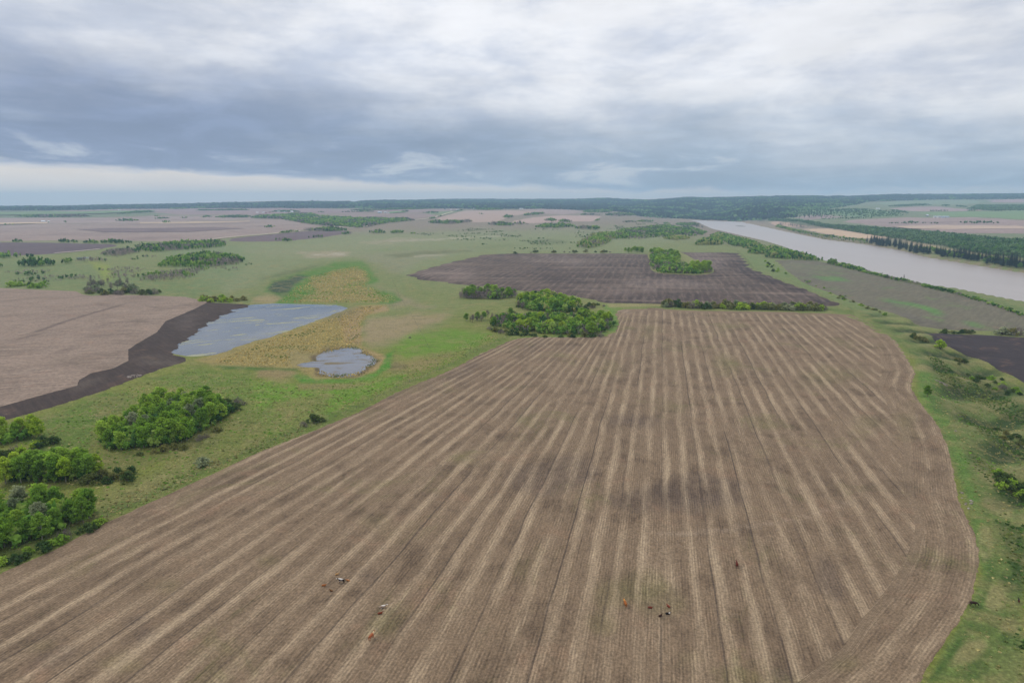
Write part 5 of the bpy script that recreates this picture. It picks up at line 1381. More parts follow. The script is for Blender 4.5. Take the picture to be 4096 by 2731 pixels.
wood("left_edge_grove", "dense green grove at the left pasture edge", [strip([(60, 1070), (150, 1070), (232, 1064)], 12), strip([(-200, 1075), (18, 1075)], 12), strip([(245, 1058), (295, 1057)], 8), strip([(-150, 1036), (90, 1034)], 10), strip([(104, 1034), (136, 1032)], 5)], 7, (8, 12), {'g': 3, 'd': 3})
wood("pasture_brush", "scattered grey and green brush over the left pasture", [[(240, 1060), (440, 1040), (620, 1020), (640, 1045), (560, 1090), (700, 1130), (540, 1135), (300, 1135), (60, 1130), (0, 1090)], [(820, 1075), (960, 1068), (1010, 1050), (980, 1090)]], 7, (2.0, 5.0), {'b': 5, 'm': 2, 'd': 1}, 'mid', .42, .8, .58)
wood("draw_brush", "thin brush dotting the wide pasture towards the river", [[(1620, 930), (2050, 905), (2300, 925), (2480, 900), (2650, 890), (2700, 905), (2560, 930), (2440, 975), (2300, 1000), (2060, 1000), (1700, 945)]], 11, (1.6, 4.0), {'m': 4, 'b': 2, 'd': 1}, 'mid', .5, .7, .62)
# far plain
wood("plain_wood", "long wood below the far left fields", [strip([(60, 874), (370, 873)], 8)], 16, (11, 16), GM, 'far', .3)
wood("plain_clumps", "scattered dark clumps over the brown plain", [strip([(470, 860), (610, 850)], 4), strip([(460, 888), (558, 888)], 6), strip([(605, 870), (645, 869)], 2), strip([(615, 879), (680, 877)], 2), strip([(645, 895), (688, 895)], 7), strip([(720, 876), (770, 874)], 3), strip([(800, 874), (850, 871)], 4), strip([(858, 875), (1010, 873)], 6), strip([(0, 905), (58, 903)], 2), strip([(190, 894), (206, 894)], 2), strip([(258, 891), (266, 891)], 2), strip([(1060, 914), (1100, 912)], 5), strip([(780, 846), (1000, 844)], 2), strip([(680, 840), (760, 838)], 2)], 13, (10, 15), {'d': 3, 'g': 2}, 'far', .32)
wood("farm_wood", "broad green wood below the farm on the plain", [[(1000, 875), (1124, 877), (1200, 893), (1270, 902), (1310, 906), (1410, 912), (1440, 914), (1500, 903), (1560, 893), (1660, 884), (1640, 877), (1560, 880), (1480, 878), (1380, 874), (1290, 870), (1260, 860), (1180, 858), (1130, 863), (1024, 866)]], 13, (11, 16), {'g': 5, 'd': 2, 'b': 1}, 'far', .34)
wood("road_groves", "green groves along the gravel road", [strip([(1215, 928), (1385, 928)], 9), strip([(1110, 938), (1200, 928)], 3), strip([(1475, 934), (1545, 936)], 6), strip([(1370, 940), (1410, 940)], 5), strip([(1560, 936), (1615, 934)], 5), strip([(1715, 896), (1800, 898), (1890, 892)], 9), strip([(1716, 878), (1742, 874)], 4), strip([(1752, 870), (1768, 866)], 3), strip([(1955, 903), (2060, 906)], 8), strip([(1100, 968), (1185, 968)], 7), strip([(1235, 955), (1300, 953)], 4), strip([(1645, 938), (1660, 938)], 4)], 9, (8, 13), GM, 'mid', .3)
wood("farm_shelter", "dark shelter belts round the far farms", [strip([(1690, 855), (1760, 855)], 3), strip([(1400, 846), (1560, 842), (1760, 838)], 3), strip([(1080, 851), (1200, 851)], 3), strip([(1600, 849), (1640, 849)], 2), strip([(1810, 851), (1860, 842)], 3), strip([(1890, 842), (2010, 842)], 6), strip([(1270, 853), (1300, 853)], 3), strip([(1360, 852), (1500, 850)], 2), strip([(1915, 859), (1935, 860)], 2)], 15, (10, 15), {'d': 4, 'g': 1}, 'far', .34)
wood("centre_groves", "round green groves among the pink fields before the valley", [strip([(2050, 900), (2125, 900)], 6), strip([(2010, 874), (2055, 872)], 8), strip([(2090, 866), (2180, 858)], 6), strip([(2180, 887), (2228, 887)], 8), strip([(2235, 890), (2292, 892)], 7), strip([(2140, 914), (2300, 912)], 9), strip([(2300, 920), (2400, 920)], 9), strip([(2380, 888), (2400, 880)], 4), strip([(2330, 852), (2450, 852)], 8), strip([(2320, 862), (2410, 863)], 3), strip([(2420, 866), (2545, 866)], 10)], 11.5, (9, 14), GM, 'mid', .36)
wood("slope_wood", "yellow-green wood on the pasture slope above the river", [[(2300, 990), (2360, 996), (2412, 984), (2450, 962), (2500, 944), (2440, 936), (2380, 946), (2320, 968)], strip([(2355, 948), (2400, 945)], 5)], 8, (8, 12), {'g': 5, 'y': 2, 'b': 1})
wood("river_scrub", "mixed scrub between the pasture and the river head", [[(2430, 956), (2560, 960), (2640, 950), (2790, 945), (2830, 930), (2760, 908), (2600, 906), (2470, 924)], strip([(2490, 892), (2545, 892)], 6), strip([(2545, 890), (2615, 888)], 7), strip([(2650, 897), (2682, 897)], 5), strip([(2700, 904), (2800, 906)], 12)], 12.5, (6, 10), GM, 'mid', .38)
wood("willow_grove", "pale yellowish willow grove above the river", [strip([(2655, 962), (2760, 960)], 12)], 8, (7, 10), {'y': 6, 'g': 1}, 'mid', .32)
wood("bank_wood", "green wood on the near bank of the river", [[(2780, 982), (2890, 980), (2890, 968), (2790, 966)], [(2840, 945), (2930, 985), (3060, 1012), (3080, 1000), (2990, 965), (2880, 935)], [(2990, 1014), (3072, 1018), (3072, 1006), (3000, 1000)], [(3060, 1032), (3180, 1040), (3275, 1046), (3250, 1032), (3150, 1008), (3060, 992)]], 7, (7, 12), {'g': 5, 'd': 2, 'y': 1}, 'mid', .3)
# across the river
wood("bank_hedge", "ragged green hedge along the near river bank", [BK + [(px, py - 9) for px, py in BK[::-1]]], 4.2, (2.4, 5.2), {'d': 3, 'g': 4, 'b': 1}, 'mid', .5)
wood("far_bank_wood", "broad deep green wood on the far side of the river", [[(3072, 884), (3203, 890), (3320, 914), (3507, 946), (3616, 960), (3660, 972), (3769, 985), (3834, 1002), (3943, 1020), (4096, 1034), (4900, 1120), (4900, 1030), (4096, 970), (3856, 948), (3751, 936), (3551, 920), (3333, 905), (3203, 884), (3072, 878)]], 10.5, (9, 13), {'m': 4, 'd': 3}, 'mid', .36)
wood("far_bank_brush", "low green brush along the far river bank", [[(3100, 908), (3180, 932), (3300, 958), (3475, 976), (3470, 964), (3300, 944), (3180, 920), (3110, 900)], [(3620, 985), (3760, 1010), (3900, 1034), (4100, 1062), (4100, 1056), (3900, 1028), (3760, 1002)]], 8, (5, 9), {'g': 4, 'y': 2, 'd': 1}, 'mid', .34)
wood("right_belts", "dark tree belts between the fields across the river", [strip([(3548, 830), (3725, 823)], 5), strip([(3765, 826), (3800, 826)], 5), strip([(3820, 828), (3870, 832)], 5), [(3865, 838), (3960, 846), (4096, 845), (4500, 842), (4500, 822), (4096, 824), (3900, 824)], strip([(3700, 849), (3800, 846)], 3), strip([(3865, 847), (3920, 845)], 3), strip([(3560, 846), (3640, 857)], 6), strip([(3400, 877), (3500, 875)], 4), strip([(3540, 898), (3640, 897), (3760, 899)], 4), strip([(3840, 897), (4010, 899)], 7), strip([(3072, 838), (3300, 834)], 8), strip([(3130, 862), (3270, 858)], 8), strip([(3270, 880), (3420, 878)], 3), strip([(3300, 846), (3480, 840)], 3)], 18, (10, 15), {'d': 4, 'm': 3}, 'far', .42)
wood("meadow_trees", "scattered trees over the green rise across the river", [[(3100, 878), (3330, 874), (3600, 868), (3640, 852), (3440, 838), (3140, 848), (3072, 856)]], 26, (9, 15), {'m': 4, 'd': 2, 'c': 1}, 'far', .32, .7)
wood("valley_forest", "blue-green forest on the valley side beyond the river head", [[(2400, 842), (2560, 866), (2700, 874), (2800, 880), (2960, 886), (3080, 880), (3200, 868), (3180, 850), (3300, 838), (3420, 820), (3480, 806), (3300, 790), (3090, 790), (2900, 790), (2700, 798), (2560, 812), (2440, 828)]], 31, (13, 20), {'f': 6, 'd': 2, 'm': 1}, 'mass', .85)
wood("valley_spruces", "dark spruce fringe along the far river head", [strip([(2560, 868), (2700, 874), (2830, 880), (2980, 886)], 6)], 14, (14, 20), {'c': 3, 'd': 2}, 'far', .4)
wood("skyline_forest", "blue-grey forest along the right skyline", [[(3090, 818), (3300, 812), (3507, 806), (3725, 799), (4096, 795), (5000, 790), (5000, 766), (4096, 776), (3520, 784), (3090, 793)]], 52, (13, 20), {'f': 5, 'd': 1}, 'mass', 1.35)
wood("upland_forest", "dark blue forest along the left and central skyline", [[(-700, 846), (200, 842), (600, 837), (1024, 836), (1250, 833), (1700, 834), (2048, 836), (2400, 842), (2470, 824), (2620, 806), (2760, 800), (2500, 799), (2048, 800), (1400, 811), (1250, 808), (1000, 815), (0, 826), (-700, 830)]], 48, (13, 20), {'f': 5, 'd': 1}, 'mass', 1.25)
print("wood faces", M_TOTAL[0])
# ------------------------------------------------------------------ cattle
def skin_mesh(name, verts, edges, radii, sub=1):
    me = bpy.data.meshes.new(name + "_cage")
    me.from_pydata(verts, edges, [])
    o = bpy.data.objects.new(name + "_cage", me)
    COL.objects.link(o)
    mod = o.modifiers.new("skin", 'SKIN')
    sv = me.skin_vertices[0].data
    for i, r in enumerate(radii):
        sv[i].radius = r if isinstance(r, tuple) else (r, r)
        sv[i].use_root = (i == 0)
    ss = o.modifiers.new("sub", 'SUBSURF'); ss.levels = sub; ss.render_levels = sub
    dg = bpy.context.evaluated_depsgraph_get(); dg.update()
    out = bpy.data.meshes.new_from_object(o.evaluated_get(dg))
    bpy.data.objects.remove(o, do_unlink=True)
    out.name = name
    for p in out.polygons: p.use_smooth = True
    return out
def cow_body(pose):
    V = [(-.72, 0, 1.12), (-.1, 0, 1.05), (.5, 0, 1.12)]; R = [(.30, .33), (.36, .40), (.27, .36)]; E = [(0, 1), (1, 2)]
    def chain(root, pts, rs):
        k = root
        for p_, r_ in zip(pts, rs):
            V.append(p_); R.append(r_); E.append((k, len(V) - 1)); k = len(V) - 1
    if pose == 'graze':
        chain(2, [(.92, 0, .98), (1.18, 0, .62), (1.32, 0, .38), (1.44, 0, .14)], [(.17, .22), .13, (.12, .15), .085])
    elif pose == 'lie':
        chain(2, [(.86, .04, 1.30), (1.06, .08, 1.52), (1.28, .14, 1.46), (1.48, .20, 1.32)], [(.16, .20), .13, (.12, .15), .085])
    else:
        chain(2, [(.90, .02, 1.28), (1.14, .06, 1.46), (1.36, .10, 1.38), (1.56, .14, 1.20)], [(.17, .22), .13, (.12, .15), .085])
    if pose != 'lie':
        for s in (-1, 1):
            chain(2, [(.50, .20 * s, .78), (.53, .20 * s, .42), (.50, .20 * s, .20), (.52, .20 * s, .03)], [.13, .075, .055, .07])
            chain(0, [(-.68, .22 * s, .80), (-.60, .22 * s, .62), (-.86, .22 * s, .44), (-.80, .22 * s, .20), (-.78, .22 * s, .03)], [.17, .11, .07, .055, .07])
        chain(0, [(-1.03, 0, 1.22), (-1.12, 0, .95), (-1.10, 0, .55)], [.06, .035, .05])
    else:
        for s in (-1, 1):
            chain(2, [(.62, .26 * s, .80), (.82, .30 * s, .70), (.60, .34 * s, .66)], [.12, .08, .06])
            chain(0, [(-.50, .34 * s, .82), (-.20, .40 * s, .74), (-.45, .44 * s, .68)], [.18, .10, .06])
        chain(0, [(-1.03, 0, 1.10), (-1.10, .1, .85)], [.05, .04])
        V[:] = [(x_, y_, z_ - .62) for x_, y_, z_ in V]
    return skin_mesh("body", V, E, R), V
BODY = {p_: cow_body(p_) for p_ in ('stand', 'graze', 'lie')}
m, n, b = new_mat("hide")
b.inputs['Roughness'].default_value = 0.7
n.L.new(n.bright(n.attr('Col').outputs['Color'], n.add(.85, n.mul(n.noise(n.pos(), 9.0, 3), .3))), b.inputs['Base Color'])
M_HIDE = m
def cattle(name, q, heading, pose, scale, coat, patch_col, patch, label, group):
    base, cage = BODY[pose]
    me = base.copy(); me.name = "body"
    co = np.empty(len(me.vertices) * 3, np.float32); me.vertices.foreach_get('co', co); co = co.reshape(-1, 3)
    col = np.repeat(np.array(coat)[None], len(co), 0)
    z = co[:, 2] + (.62 if pose == 'lie' else 0); x = co[:, 0]
    pm = np.zeros(len(co), bool)
    if 'face' in patch: pm |= x > 1.16
    if 'back' in patch: pm |= (z > 1.33) & (x < .9)
    if 'belly' in patch: pm |= (z < .78) & (z > .55) & (np.abs(x) < .55)
    if 'feet' in patch: pm |= z < .30
    if 'rump' in patch: pm |= x < -.88
    if 'shoulder' in patch: pm |= (x > .55) & (x < 1.05) & (z > 1.1)
    col[pm] = patch_col
    a = me.attributes.new('Col', 'FLOAT_COLOR', 'POINT')
    c4 = np.ones((len(co), 4), np.float32); c4[:, :3] = col
    a.data.foreach_set('color', c4.ravel())
    me.materials.clear(); me.materials.append(M_HIDE)
    gx, gy = unp([q])[0]
    zz_ = float(H(gx, gy)) + 0.06 + 0.0004 * math.hypot(gx, gy)
    o = empty(name, (gx, gy, zz_), math.radians(heading), scale)
    tag(o, label, "cow" if name == "cow" else "calf", group)
    obj("body", me, o)
    head = [v for v in cage if v[0] > 1.0][0]
    for s in (-1, 1):
        g = Geo()
        c0 = np.array([head[0] + .02, head[1] + .10 * s, head[2] + .06])
        g.add(np.array([c0 + (0, 0, .03), c0 + (.04, .10 * s, .06), c0 + (.02, .22 * s, .0), c0 + (0, .10 * s, -.06), c0 + (-.04, .10 * s, .01)]), None,
              [(0, 1, 4), (1, 2, 4), (2, 3, 4), (3, 0, 4), (0, 3, 1), (1, 3, 2)] if s > 0 else [(0, 4, 1), (1, 4, 2), (2, 4, 3), (3, 4, 0), (0, 1, 3), (1, 2, 3)], np.array(coat) * .9)
        obj("ear", g.mesh("ear", [M_HIDE]), o)
BLK = lin(26, 20, 20); WHT = lin(226, 218, 208); DRED = lin(92, 36, 24); ORG = lin(160, 94, 44); FAWN = lin(180, 138, 86); RBR = lin(120, 58, 32); GREYT = lin(150, 128, 108); TANR = lin(166, 96, 60); DBR = lin(58, 42, 36)
cattle("cow", (1366, 2332), 172, 'stand', 1.0, lin(40, 26, 22), WHT, ('back', 'belly', 'face'), "dark brown cow with white back and belly standing among fawn calves", None)
cattle("cow", (1530, 2432), 12, 'lie', 1.0, GREYT, WHT, ('back', 'face', 'belly'), "grey-fawn cow with white spine lying beside a red calf", None)
cattle("cow", (1486, 2556), 62, 'stand', 1.05, TANR, lin(226, 196, 150), ('shoulder',), "tan-red cow with pale shoulders walking alone", None)
cattle("cow", (2501, 2424), 100, 'stand', 1.0, ORG, lin(226, 160, 70), ('shoulder',), "bright orange cow beside a bunch of dark calves", None)
cattle("cow", (2947, 2268), 80, 'stand', 1.05, DRED, BLK, ('feet',), "dark red cow standing alone facing away in the stubble", None)
cattle("cow", (3892, 2424), -8, 'graze', 1.05, DBR, BLK, ('face',), "dark brown cow grazing at the curved edge of the stubble", None)
CG = "calves resting in the stubble"
cattle("calf", (1347, 2300), 20, 'lie', .62, FAWN, WHT, ('rump',), "pale fawn calf lying behind the white-backed cow", CG)
cattle("calf", (1295, 2344), 0, 'lie', .62, ORG, FAWN, ('rump',), "orange calf lying apart from the white-backed cow", CG)
cattle("calf", (1392, 2324), 170, 'lie', .60, lin(176, 120, 76), BLK, ('face',), "tan calf with dark head lying at the white-backed cow's tail", CG)
cattle("calf", (1325, 2365), 150, 'lie', .58, lin(110, 74, 40), BLK, ('belly',), "small brown calf lying in front of the white-backed cow", CG)
cattle("calf", (1520, 2456), 15, 'lie', .70, RBR, BLK, ('belly',), "red-brown calf lying with raised head by the grey-fawn cow", CG)
cattle("calf", (2600, 2433), -20, 'lie', .66, lin(112, 50, 36), BLK, ('face',), "dark red calf lying nearest the orange cow", CG)
cattle("calf", (2674, 2428), 120, 'lie', .66, lin(128, 62, 46), BLK, ('belly',), "red calf lying uphill of the black calf", CG)
cattle("calf", (2641, 2465), 30, 'lie', .62, lin(60, 34, 26), BLK, ('face',), "dark brown calf curled up in the bunch of calves", CG)
cattle("calf", (2670, 2457), -10, 'lie', .68, BLK, WHT, ('shoulder',), "black calf with a white shoulder band", CG)
cattle("calf", (4074, 2410), 60, 'stand', .7, lin(40, 32, 30), RBR, ('rump',), "dark calf standing in the dry grass of the valley side", None)

# ------------------------------------------------------------------ stones
m, n, b = new_mat("field_stone")
oi = n.N.new('ShaderNodeObjectInfo')
n.L.new(n.bright(n.mix(oi.outputs['Random'], lin(128, 116, 108), lin(172, 160, 150)), n.add(.7, n.mul(n.noise(n.pos(), 3.0, 4), .6))), b.inputs['Base Color'])
M_STONE = m
def stone_mesh(seed):
    v, f = ico(); rng = np.random.default_rng(seed)
    v = v * rng.uniform(.75, 1.1, (12, 1)) * (1, .8, .55)
    return mesh_np("stone", v, f, [M_STONE])
STONES = [stone_mesh(i) for i in range(5)]
def pile(q, rx, ry, k, size, hgt, label):
    gx, gy = unp([q])[0]
    o = empty("stone_pile", (gx, gy, float(H(gx, gy))))
    tag(o, label, "stones")
    for i in range(k):
        a = random.uniform(0, 6.28); r_ = math.sqrt(random.random())
        s = obj("stone", STONES[i % 5], o)
        lx, ly = rx * r_ * math.cos(a), ry * r_ * math.sin(a)
        s.location = (lx, ly, hgt * (1 - r_) + float(H(gx + lx, gy + ly)) - float(H(gx, gy)) + .15)
        s.rotation_euler = (random.uniform(-.3, .3), random.uniform(-.3, .3), random.uniform(0, 6.28))
        sc = size * random.uniform(.6, 1.3); s.scale = (sc, sc, sc)
pile((540, 1506), 4.6, 4.0, 70, .62, 1.0, "heap of pale grey field stones on the black margin's grassy edge")
pile((3766, 1530), 5.0, 1.6, 30, .5, .2, "low scatter of pale pinkish stones on the grassy rim")
for i, (q, sz, lb) in enumerate([((3849, 1972), .55, "pale boulder topmost of the scatter by the stubble edge"), ((3842, 1968), .4, "small pale boulder beside the topmost one by the stubble edge"), ((3848, 1992), .4, "white boulder in the dark verge grass"), ((3883, 2002), .6, "grey round boulder in the middle of the scatter"), ((3889, 2005), .45, "pale boulder touching the grey round one"),
                                 ((3885, 2014), .7, "long pale boulder lying in green grass"), ((3864, 2013), .5, "pale boulder near the dark verge"), ((3862, 2018), .45, "flat pale boulder on the dark verge"), ((3874, 2034), .6, "pale boulder lowest of the scatter by the stubble edge"), ((3823, 1724), .6, "single white boulder on the upper grassy rim")]):
    gx, gy = unp([q])[0]
    o = obj("boulder", STONES[i % 5])
    o.location = (gx, gy, float(H(gx, gy)) + sz * .2); o.scale = (sz * 1.2, sz, sz); o.rotation_euler = (0, 0, i * 1.3)
    tag(o, lb, "boulder", "boulders on the grassy rim")

# ------------------------------------------------------------------ wire fence along the stubble
m, n, b = new_mat("weathered_post")
n.L.new(n.mix(n.noise(n.pos(), 5.0, 3), lin(96, 84, 74), lin(132, 120, 108)), b.inputs['Base Color'])
M_POST = m
m, n, b = new_mat("fence_wire"); b.inputs['Base Color'].default_value = (*lin(120, 118, 116), 1); b.inputs['Metallic'].default_value = .6; b.inputs['Roughness'].default_value = .5
M_WIRE = m
def fence(line_px, gap, label):
    w_ = np.array(unp(line_px))
    pts = [w_[0]]
    for i in range(len(w_) - 1):
        L = np.hypot(*(w_[i + 1] - w_[i])); k = max(1, int(L / gap))
        for j in range(1, k + 1): pts.append(w_[i] + (w_[i + 1] - w_[i]) * j / k)
    gx, gy = pts[0]; gz = float(H(gx, gy))
    o = empty("wire_fence", (gx, gy, gz)); tag(o, label, "fence")
    V, Q, T = tube([(0, 0, -.3), (0, 0, .7), (0, 0, 1.35)], [.09, .085, .08], 6)
    g = Geo(); g.add(V, Q, T); pm = g.mesh("post", [M_POST])
    top = []
    for p_ in pts:
        z_ = float(H(*p_))
        s = obj("post", pm, o); s.location = (p_[0] - gx, p_[1] - gy, z_ - gz); s.rotation_euler = (random.gauss(0, .05), random.gauss(0, .05), random.uniform(0, 6))
        top.append((p_[0] - gx, p_[1] - gy, z_ - gz))
    for hgt in (.45, .8, 1.15):
        V, Q, T = tube([(a, b_, c_ + hgt) for a, b_, c_ in top], [.008] * len(top), 3)
        g = Geo(); g.add(V, Q, T); obj("wire", g.mesh("wire", [M_WIRE]), o)
fence([(430, 2066), (848, 1874), (1024, 1790), (1247, 1705), (1426, 1632), (1586, 1550), (1756, 1480), (1895, 1408), (2040, 1342)], 7, "long wire fence with wooden posts along the stubble edge")
fence([(1760, 1480), (1690, 1340), (1640, 1250), (1600, 1190), (1570, 1120)], 14, "thin wire fence crossing the marsh meadow")

# ------------------------------------------------------------------ far farm buildings
def plain(name, col, rough=.8, metal=0.0):
    m, n, b = new_mat(name)
    n.L.new(n.bright(n.mix(0.0, col, col), n.add(.85, n.mul(n.noise(n.pos(), 1.5, 3), .3))), b.inputs['Base Color'])
    b.inputs['Roughness'].default_value = rough; b.inputs['Metallic'].default_value = metal
    return m
B_WHITE = plain("white_siding", lin(226, 226, 222)); B_BLUE = plain("pale_blue_siding", lin(170, 190, 206)); B_RED = plain("red_siding", lin(140, 62, 50)); B_BROWN = plain("brown_boards", lin(96, 62, 50)); B_GREY = plain("grey_siding", lin(150, 152, 152))
R_METAL = plain("metal_roof", lin(200, 206, 212), .4, .3); R_DARK = plain("dark_shingles", lin(70, 66, 68)); R_WHITE = plain("white_roof", lin(232, 234, 236)); R_RED = plain("red_roof", lin(128, 60, 52))
B_GLASS = plain("window_glass", lin(40, 48, 58), .1)
def box(x0, x1, y0, y1, z0, z1):
    V = np.array([(x0, y0, z0), (x1, y0, z0), (x1, y1, z0), (x0, y1, z0), (x0, y0, z1), (x1, y0, z1), (x1, y1, z1), (x0, y1, z1)], float)
    return V, np.array([(0, 3, 2, 1), (4, 5, 6, 7), (0, 1, 5, 4), (1, 2, 6, 5), (2, 3, 7, 6), (3, 0, 4, 7)])
def building(name, q, width_px, aspect, hw, hr, wall, roof, label, rot=0.0, group="far farm buildings", cat="building"):
    gx, gy = unp([q])[0]
    dist = gy
    Wd = width_px * dist / FPX; D = Wd * aspect
    z_ = float(H(gx, gy)) + 0.5
    o = empty(name, (gx, gy, z_), math.radians(rot)); tag(o, label, cat, group)
    hx, hy = Wd / 2, D / 2
    g = Geo(); V, Q = box(-hx, hx, -hy, hy, -2.5, hw); g.add(V, Q)
    g.add([(-hx, -hy, hw), (-hx, hy, hw), (-hx, 0, hw + hr * .96), (hx, -hy, hw), (hx, hy, hw), (hx, 0, hw + hr * .96)], None, [(0, 2, 1), (3, 4, 5)])
    obj("wall", g.mesh("wall", [wall]), o)
    g = Geo(); e = .5; t = .25
    sl = hr / hy
    for s in (-1, 1):
        V = np.array([(-hx - e, s * (hy + e), hw - e * sl), (hx + e, s * (hy + e), hw - e * sl), (hx + e, 0, hw + hr), (-hx - e, 0, hw + hr)], float)
        V = np.concatenate([V, V + (0, 0, t)])
        g.add(V, [(0, 1, 2, 3), (4, 7, 6, 5), (0, 4, 5, 1), (1, 5, 6, 2), (2, 6, 7, 3), (3, 7, 4, 0)])
    rf_ = obj("roof", g.mesh("roof", [roof]), o)
    if name == "house":
        g = Geo(); V, Q = box(-hx * .5 - .5, -hx * .5 + .5, -.5, .5, hw + hr * .6, hw + hr + 1.4); g.add(V, Q); obj("chimney", g.mesh("chimney", [B_RED]), rf_)
    g = Geo(); dw = min(2.2, Wd * .12); V, Q = box(-dw, dw, -hy - .06, -hy + .02, 0, min(hw * .85, 3.6)); g.add(V, Q); obj("door", g.mesh("door", [R_DARK]), o)
    for sx_ in (-.62, .62):
        g = Geo(); V, Q = box(hx * sx_ - Wd * .06, hx * sx_ + Wd * .06, -hy - .06, -hy + .02, hw * .42, hw * .75); g.add(V, Q); wn_ = obj("window", g.mesh("window", [B_GLASS]), o)
        g = Geo()
        for za, zb in ((hw * .38, hw * .42), (hw * .75, hw * .79)):
            V, Q = box(hx * sx_ - Wd * .065, hx * sx_ + Wd * .065, -hy - .10, -hy + .01, za, zb); g.add(V, Q)
        obj("frame", g.mesh("frame", [B_WHITE]), wn_)
def bin_(q, d, h_, label, group):
    gx, gy = unp([q])[0]; z_ = float(H(gx, gy))
    o = empty("grain_bin", (gx, gy, z_)); tag(o, label, "grain bin", group)
    g = Geo(); V, Q, T = tube([(0, 0, -1.5), (0, 0, h_ * .5), (0, 0, h_)], [d / 2] * 3, 14); g.add(V, Q); obj("wall", g.mesh("wall", [R_METAL], True), o)
    g = Geo(); V, Q, T = tube([(0, 0, h_), (0, 0, h_ + d * .16), (0, 0, h_ + d * .3)], [d / 2 + .2, d * .28, .3], 14); g.add(V, Q, T); obj("roof", g.mesh("roof", [R_WHITE]), o)
building("shed", (174, 889), 13, .5, 4.5, 3, B_BLUE, R_METAL, "pale blue shed alone on the brown plain", 10)
building("shed", (196, 889), 8, .7, 3.5, 2, B_WHITE, R_WHITE, "small white shed beside the pale blue shed", 10)
for dx in (0, 5, -5):
    pass
bin_((476, 846), 9, 11, "white grain bin of the pair below the left forest", "grain bins of the left pair"); bin_((481, 846), 9, 11, "white grain bin of the pair below the left forest", "grain bins of the left pair")
for q, wpx, asp, hw, hr, wl, rf, lb in [((1030, 853), 10, .6, 4, 3, B_GREY, R_WHITE, "long grey shed at the end of the plain farmyard"), ((1054, 853), 10, .6, 4, 3.5, B_RED, R_METAL, "red barn with pale roof in the plain farmyard"), ((1064, 855), 6, .8, 4, 3, B_RED, R_RED, "small red shed with red roof in the plain farmyard"), ((1078, 853), 9, .6, 4, 3, B_RED, R_RED, "long red shed with red roof in the plain farmyard"),
                                        ((1115, 850), 10, .6, 5, 4, B_WHITE, R_WHITE, "white barn among the farmyard trees"), ((1136, 851), 9, .6, 4, 3, B_WHITE, R_METAL, "white shed with metal roof by the farmyard trees"), ((1147, 850), 8, .6, 5, 3, B_BLUE, R_METAL, "pale blue shed by the farmyard trees"), ((1168, 853), 9, .9, 11, 4, B_WHITE, R_METAL, "tall white house at the farmyard corner"), ((1180, 853), 10, .5, 3, 2, B_WHITE, R_WHITE, "low white shed next to the tall white house"),
                                        ((1326, 910), 9, .9, 6, 6, B_BROWN, R_DARK, "steep brown barn at the edge of the far wood"), ((1350, 910), 14, .6, 3.5, 3, B_GREY, R_DARK, "low dark-roofed house beside the steep brown barn"),
                                        ((1519, 852), 15, .5, 6, 4, B_BLUE, R_METAL, "pale blue barn in the middle of the plain"), ((1541, 853), 10, .6, 5, 4, B_WHITE, R_METAL, "white barn next to the pale blue barn"), ((1553, 853), 8, .5, 3, 2, B_WHITE, R_WHITE, "low white shed after the white barn"),
                                        ((1780, 840), 8, .6, 6, 4, B_GREY, R_DARK, "grey barn on the hill above the gravel road"), ((1804, 841), 5, .7, 4, 3, B_WHITE, R_WHITE, "small white house above the gravel road"), ((1832, 841), 10, .5, 4, 3, B_WHITE, R_METAL, "white shed where the gravel road meets the woods"), ((1940, 832), 7, .6, 5, 3, B_GREY, R_METAL, "grey shed within the far central woods"), ((2085, 837), 14, .4, 4, 3, B_WHITE, R_WHITE, "long white shed above the pink hill field"),
                                        ((3511, 837), 13, .4, 4, 3, B_WHITE, R_WHITE, "long white shed on the green rise across the river"), ((3708, 866), 9, .7, 6, 4, B_GREY, R_WHITE, "grey barn with white roof across the river"), ((3739, 871), 11, .6, 5, 3, B_WHITE, R_METAL, "white shed first in the row across the river"), ((3756, 871), 15, .5, 5, 3.5, B_WHITE, R_METAL, "white barn in the middle of the row across the river"), ((3781, 871), 26, .25, 5, 3, B_BLUE, R_METAL, "long pale blue shed ending the row across the river")]:
    building("house" if "house" in lb else "barn" if "barn" in lb else "shed", q, wpx, asp, hw, hr, wl, rf, lb, random.uniform(-12, 12))
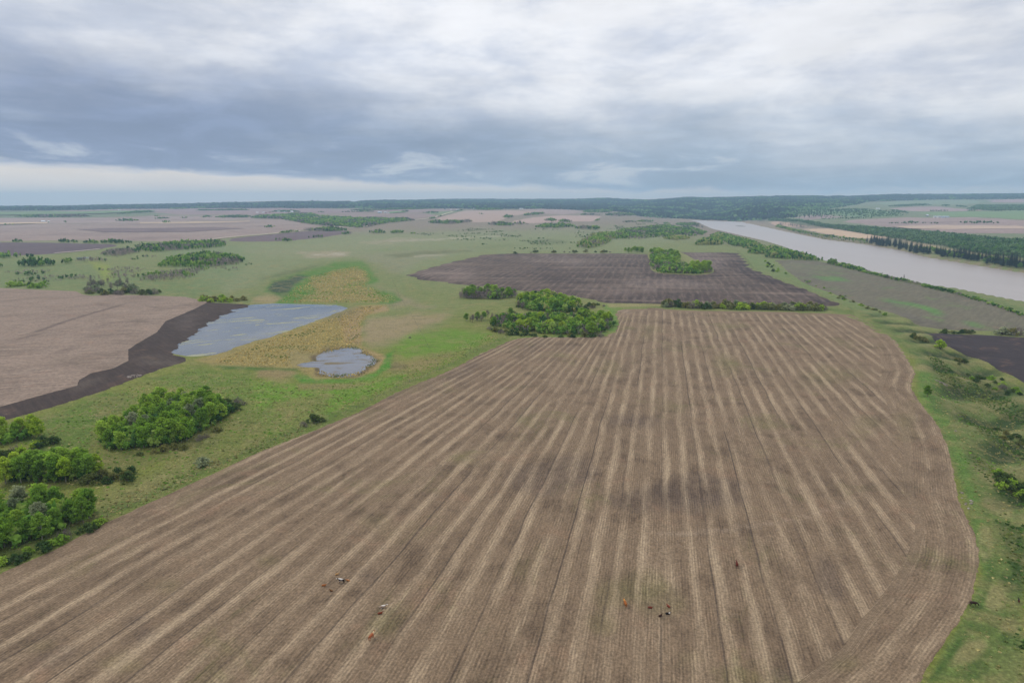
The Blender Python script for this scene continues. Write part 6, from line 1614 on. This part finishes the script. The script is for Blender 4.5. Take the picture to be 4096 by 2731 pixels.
for i in range(3):
    bin_((1894 + i * 5, 839), 9, 10, "silver grain bin of the three in the far central clearing", "three grain bins in the clearing")

# river islet
gx, gy = unz(2962, 905, WATER_Z)
g = Geo()
k = 14; an = np.arange(k) * 2 * math.pi / k
V = np.concatenate([np.stack([np.cos(an) * 30 * RNG.uniform(.8, 1.2, k), np.sin(an) * 60 * RNG.uniform(.8, 1.2, k), np.full(k, -.5)], 1), np.stack([np.cos(an) * 14, np.sin(an) * 30, np.full(k, 1.4)], 1), [[0, 0, 2.0]]])
g.add(V, [(j, (j + 1) % k, k + (j + 1) % k, k + j) for j in range(k)], [(k + j, k + (j + 1) % k, 2 * k) for j in range(k)], np.array(lin(96, 92, 80)))
o = obj("islet", g.mesh("islet", [M_HIDE], True)); o.location = (float(gx), float(gy), WATER_Z)
tag(o, "small muddy islet in the river", "islet", kind="structure")
# ------------------------------------------------------------------ haze
def build_haze():
    m = bpy.data.materials.new("haze_air")
    m.use_nodes = True
    nt = m.node_tree
    for nd in list(nt.nodes):
        if nd.type != 'OUTPUT_MATERIAL':
            nt.nodes.remove(nd)
    out = [nd for nd in nt.nodes if nd.type == 'OUTPUT_MATERIAL'][0]
    pv = nt.nodes.new('ShaderNodeVolumePrincipled')
    pv.inputs['Color'].default_value = (0.52, 0.77, 1.0, 1)
    pv.inputs['Density'].default_value = HAZE
    pv.inputs['Anisotropy'].default_value = 0.1
    nt.links.new(pv.outputs[0], out.inputs['Volume'])
    x, y0, y1, z0, z1 = 54000, -800, 18500, -26, 330
    V = [(-x, y0, z0), (x, y0, z0), (x, y1, z0), (-x, y1, z0), (-x, y0, z1), (x, y0, z1), (x, y1, z1), (-x, y1, z1)]
    F = [(0, 3, 2, 1), (4, 5, 6, 7), (0, 1, 5, 4), (1, 2, 6, 5), (2, 3, 7, 6), (3, 0, 4, 7)]
    me = bpy.data.meshes.new("haze")
    me.from_pydata(V, [], F)
    me.materials.append(m)
    o = obj("haze", me)
    tag(o, "thin blue haze in the air over the whole plain", "haze", kind="stuff")
HAZE = 8.0e-5
build_haze()
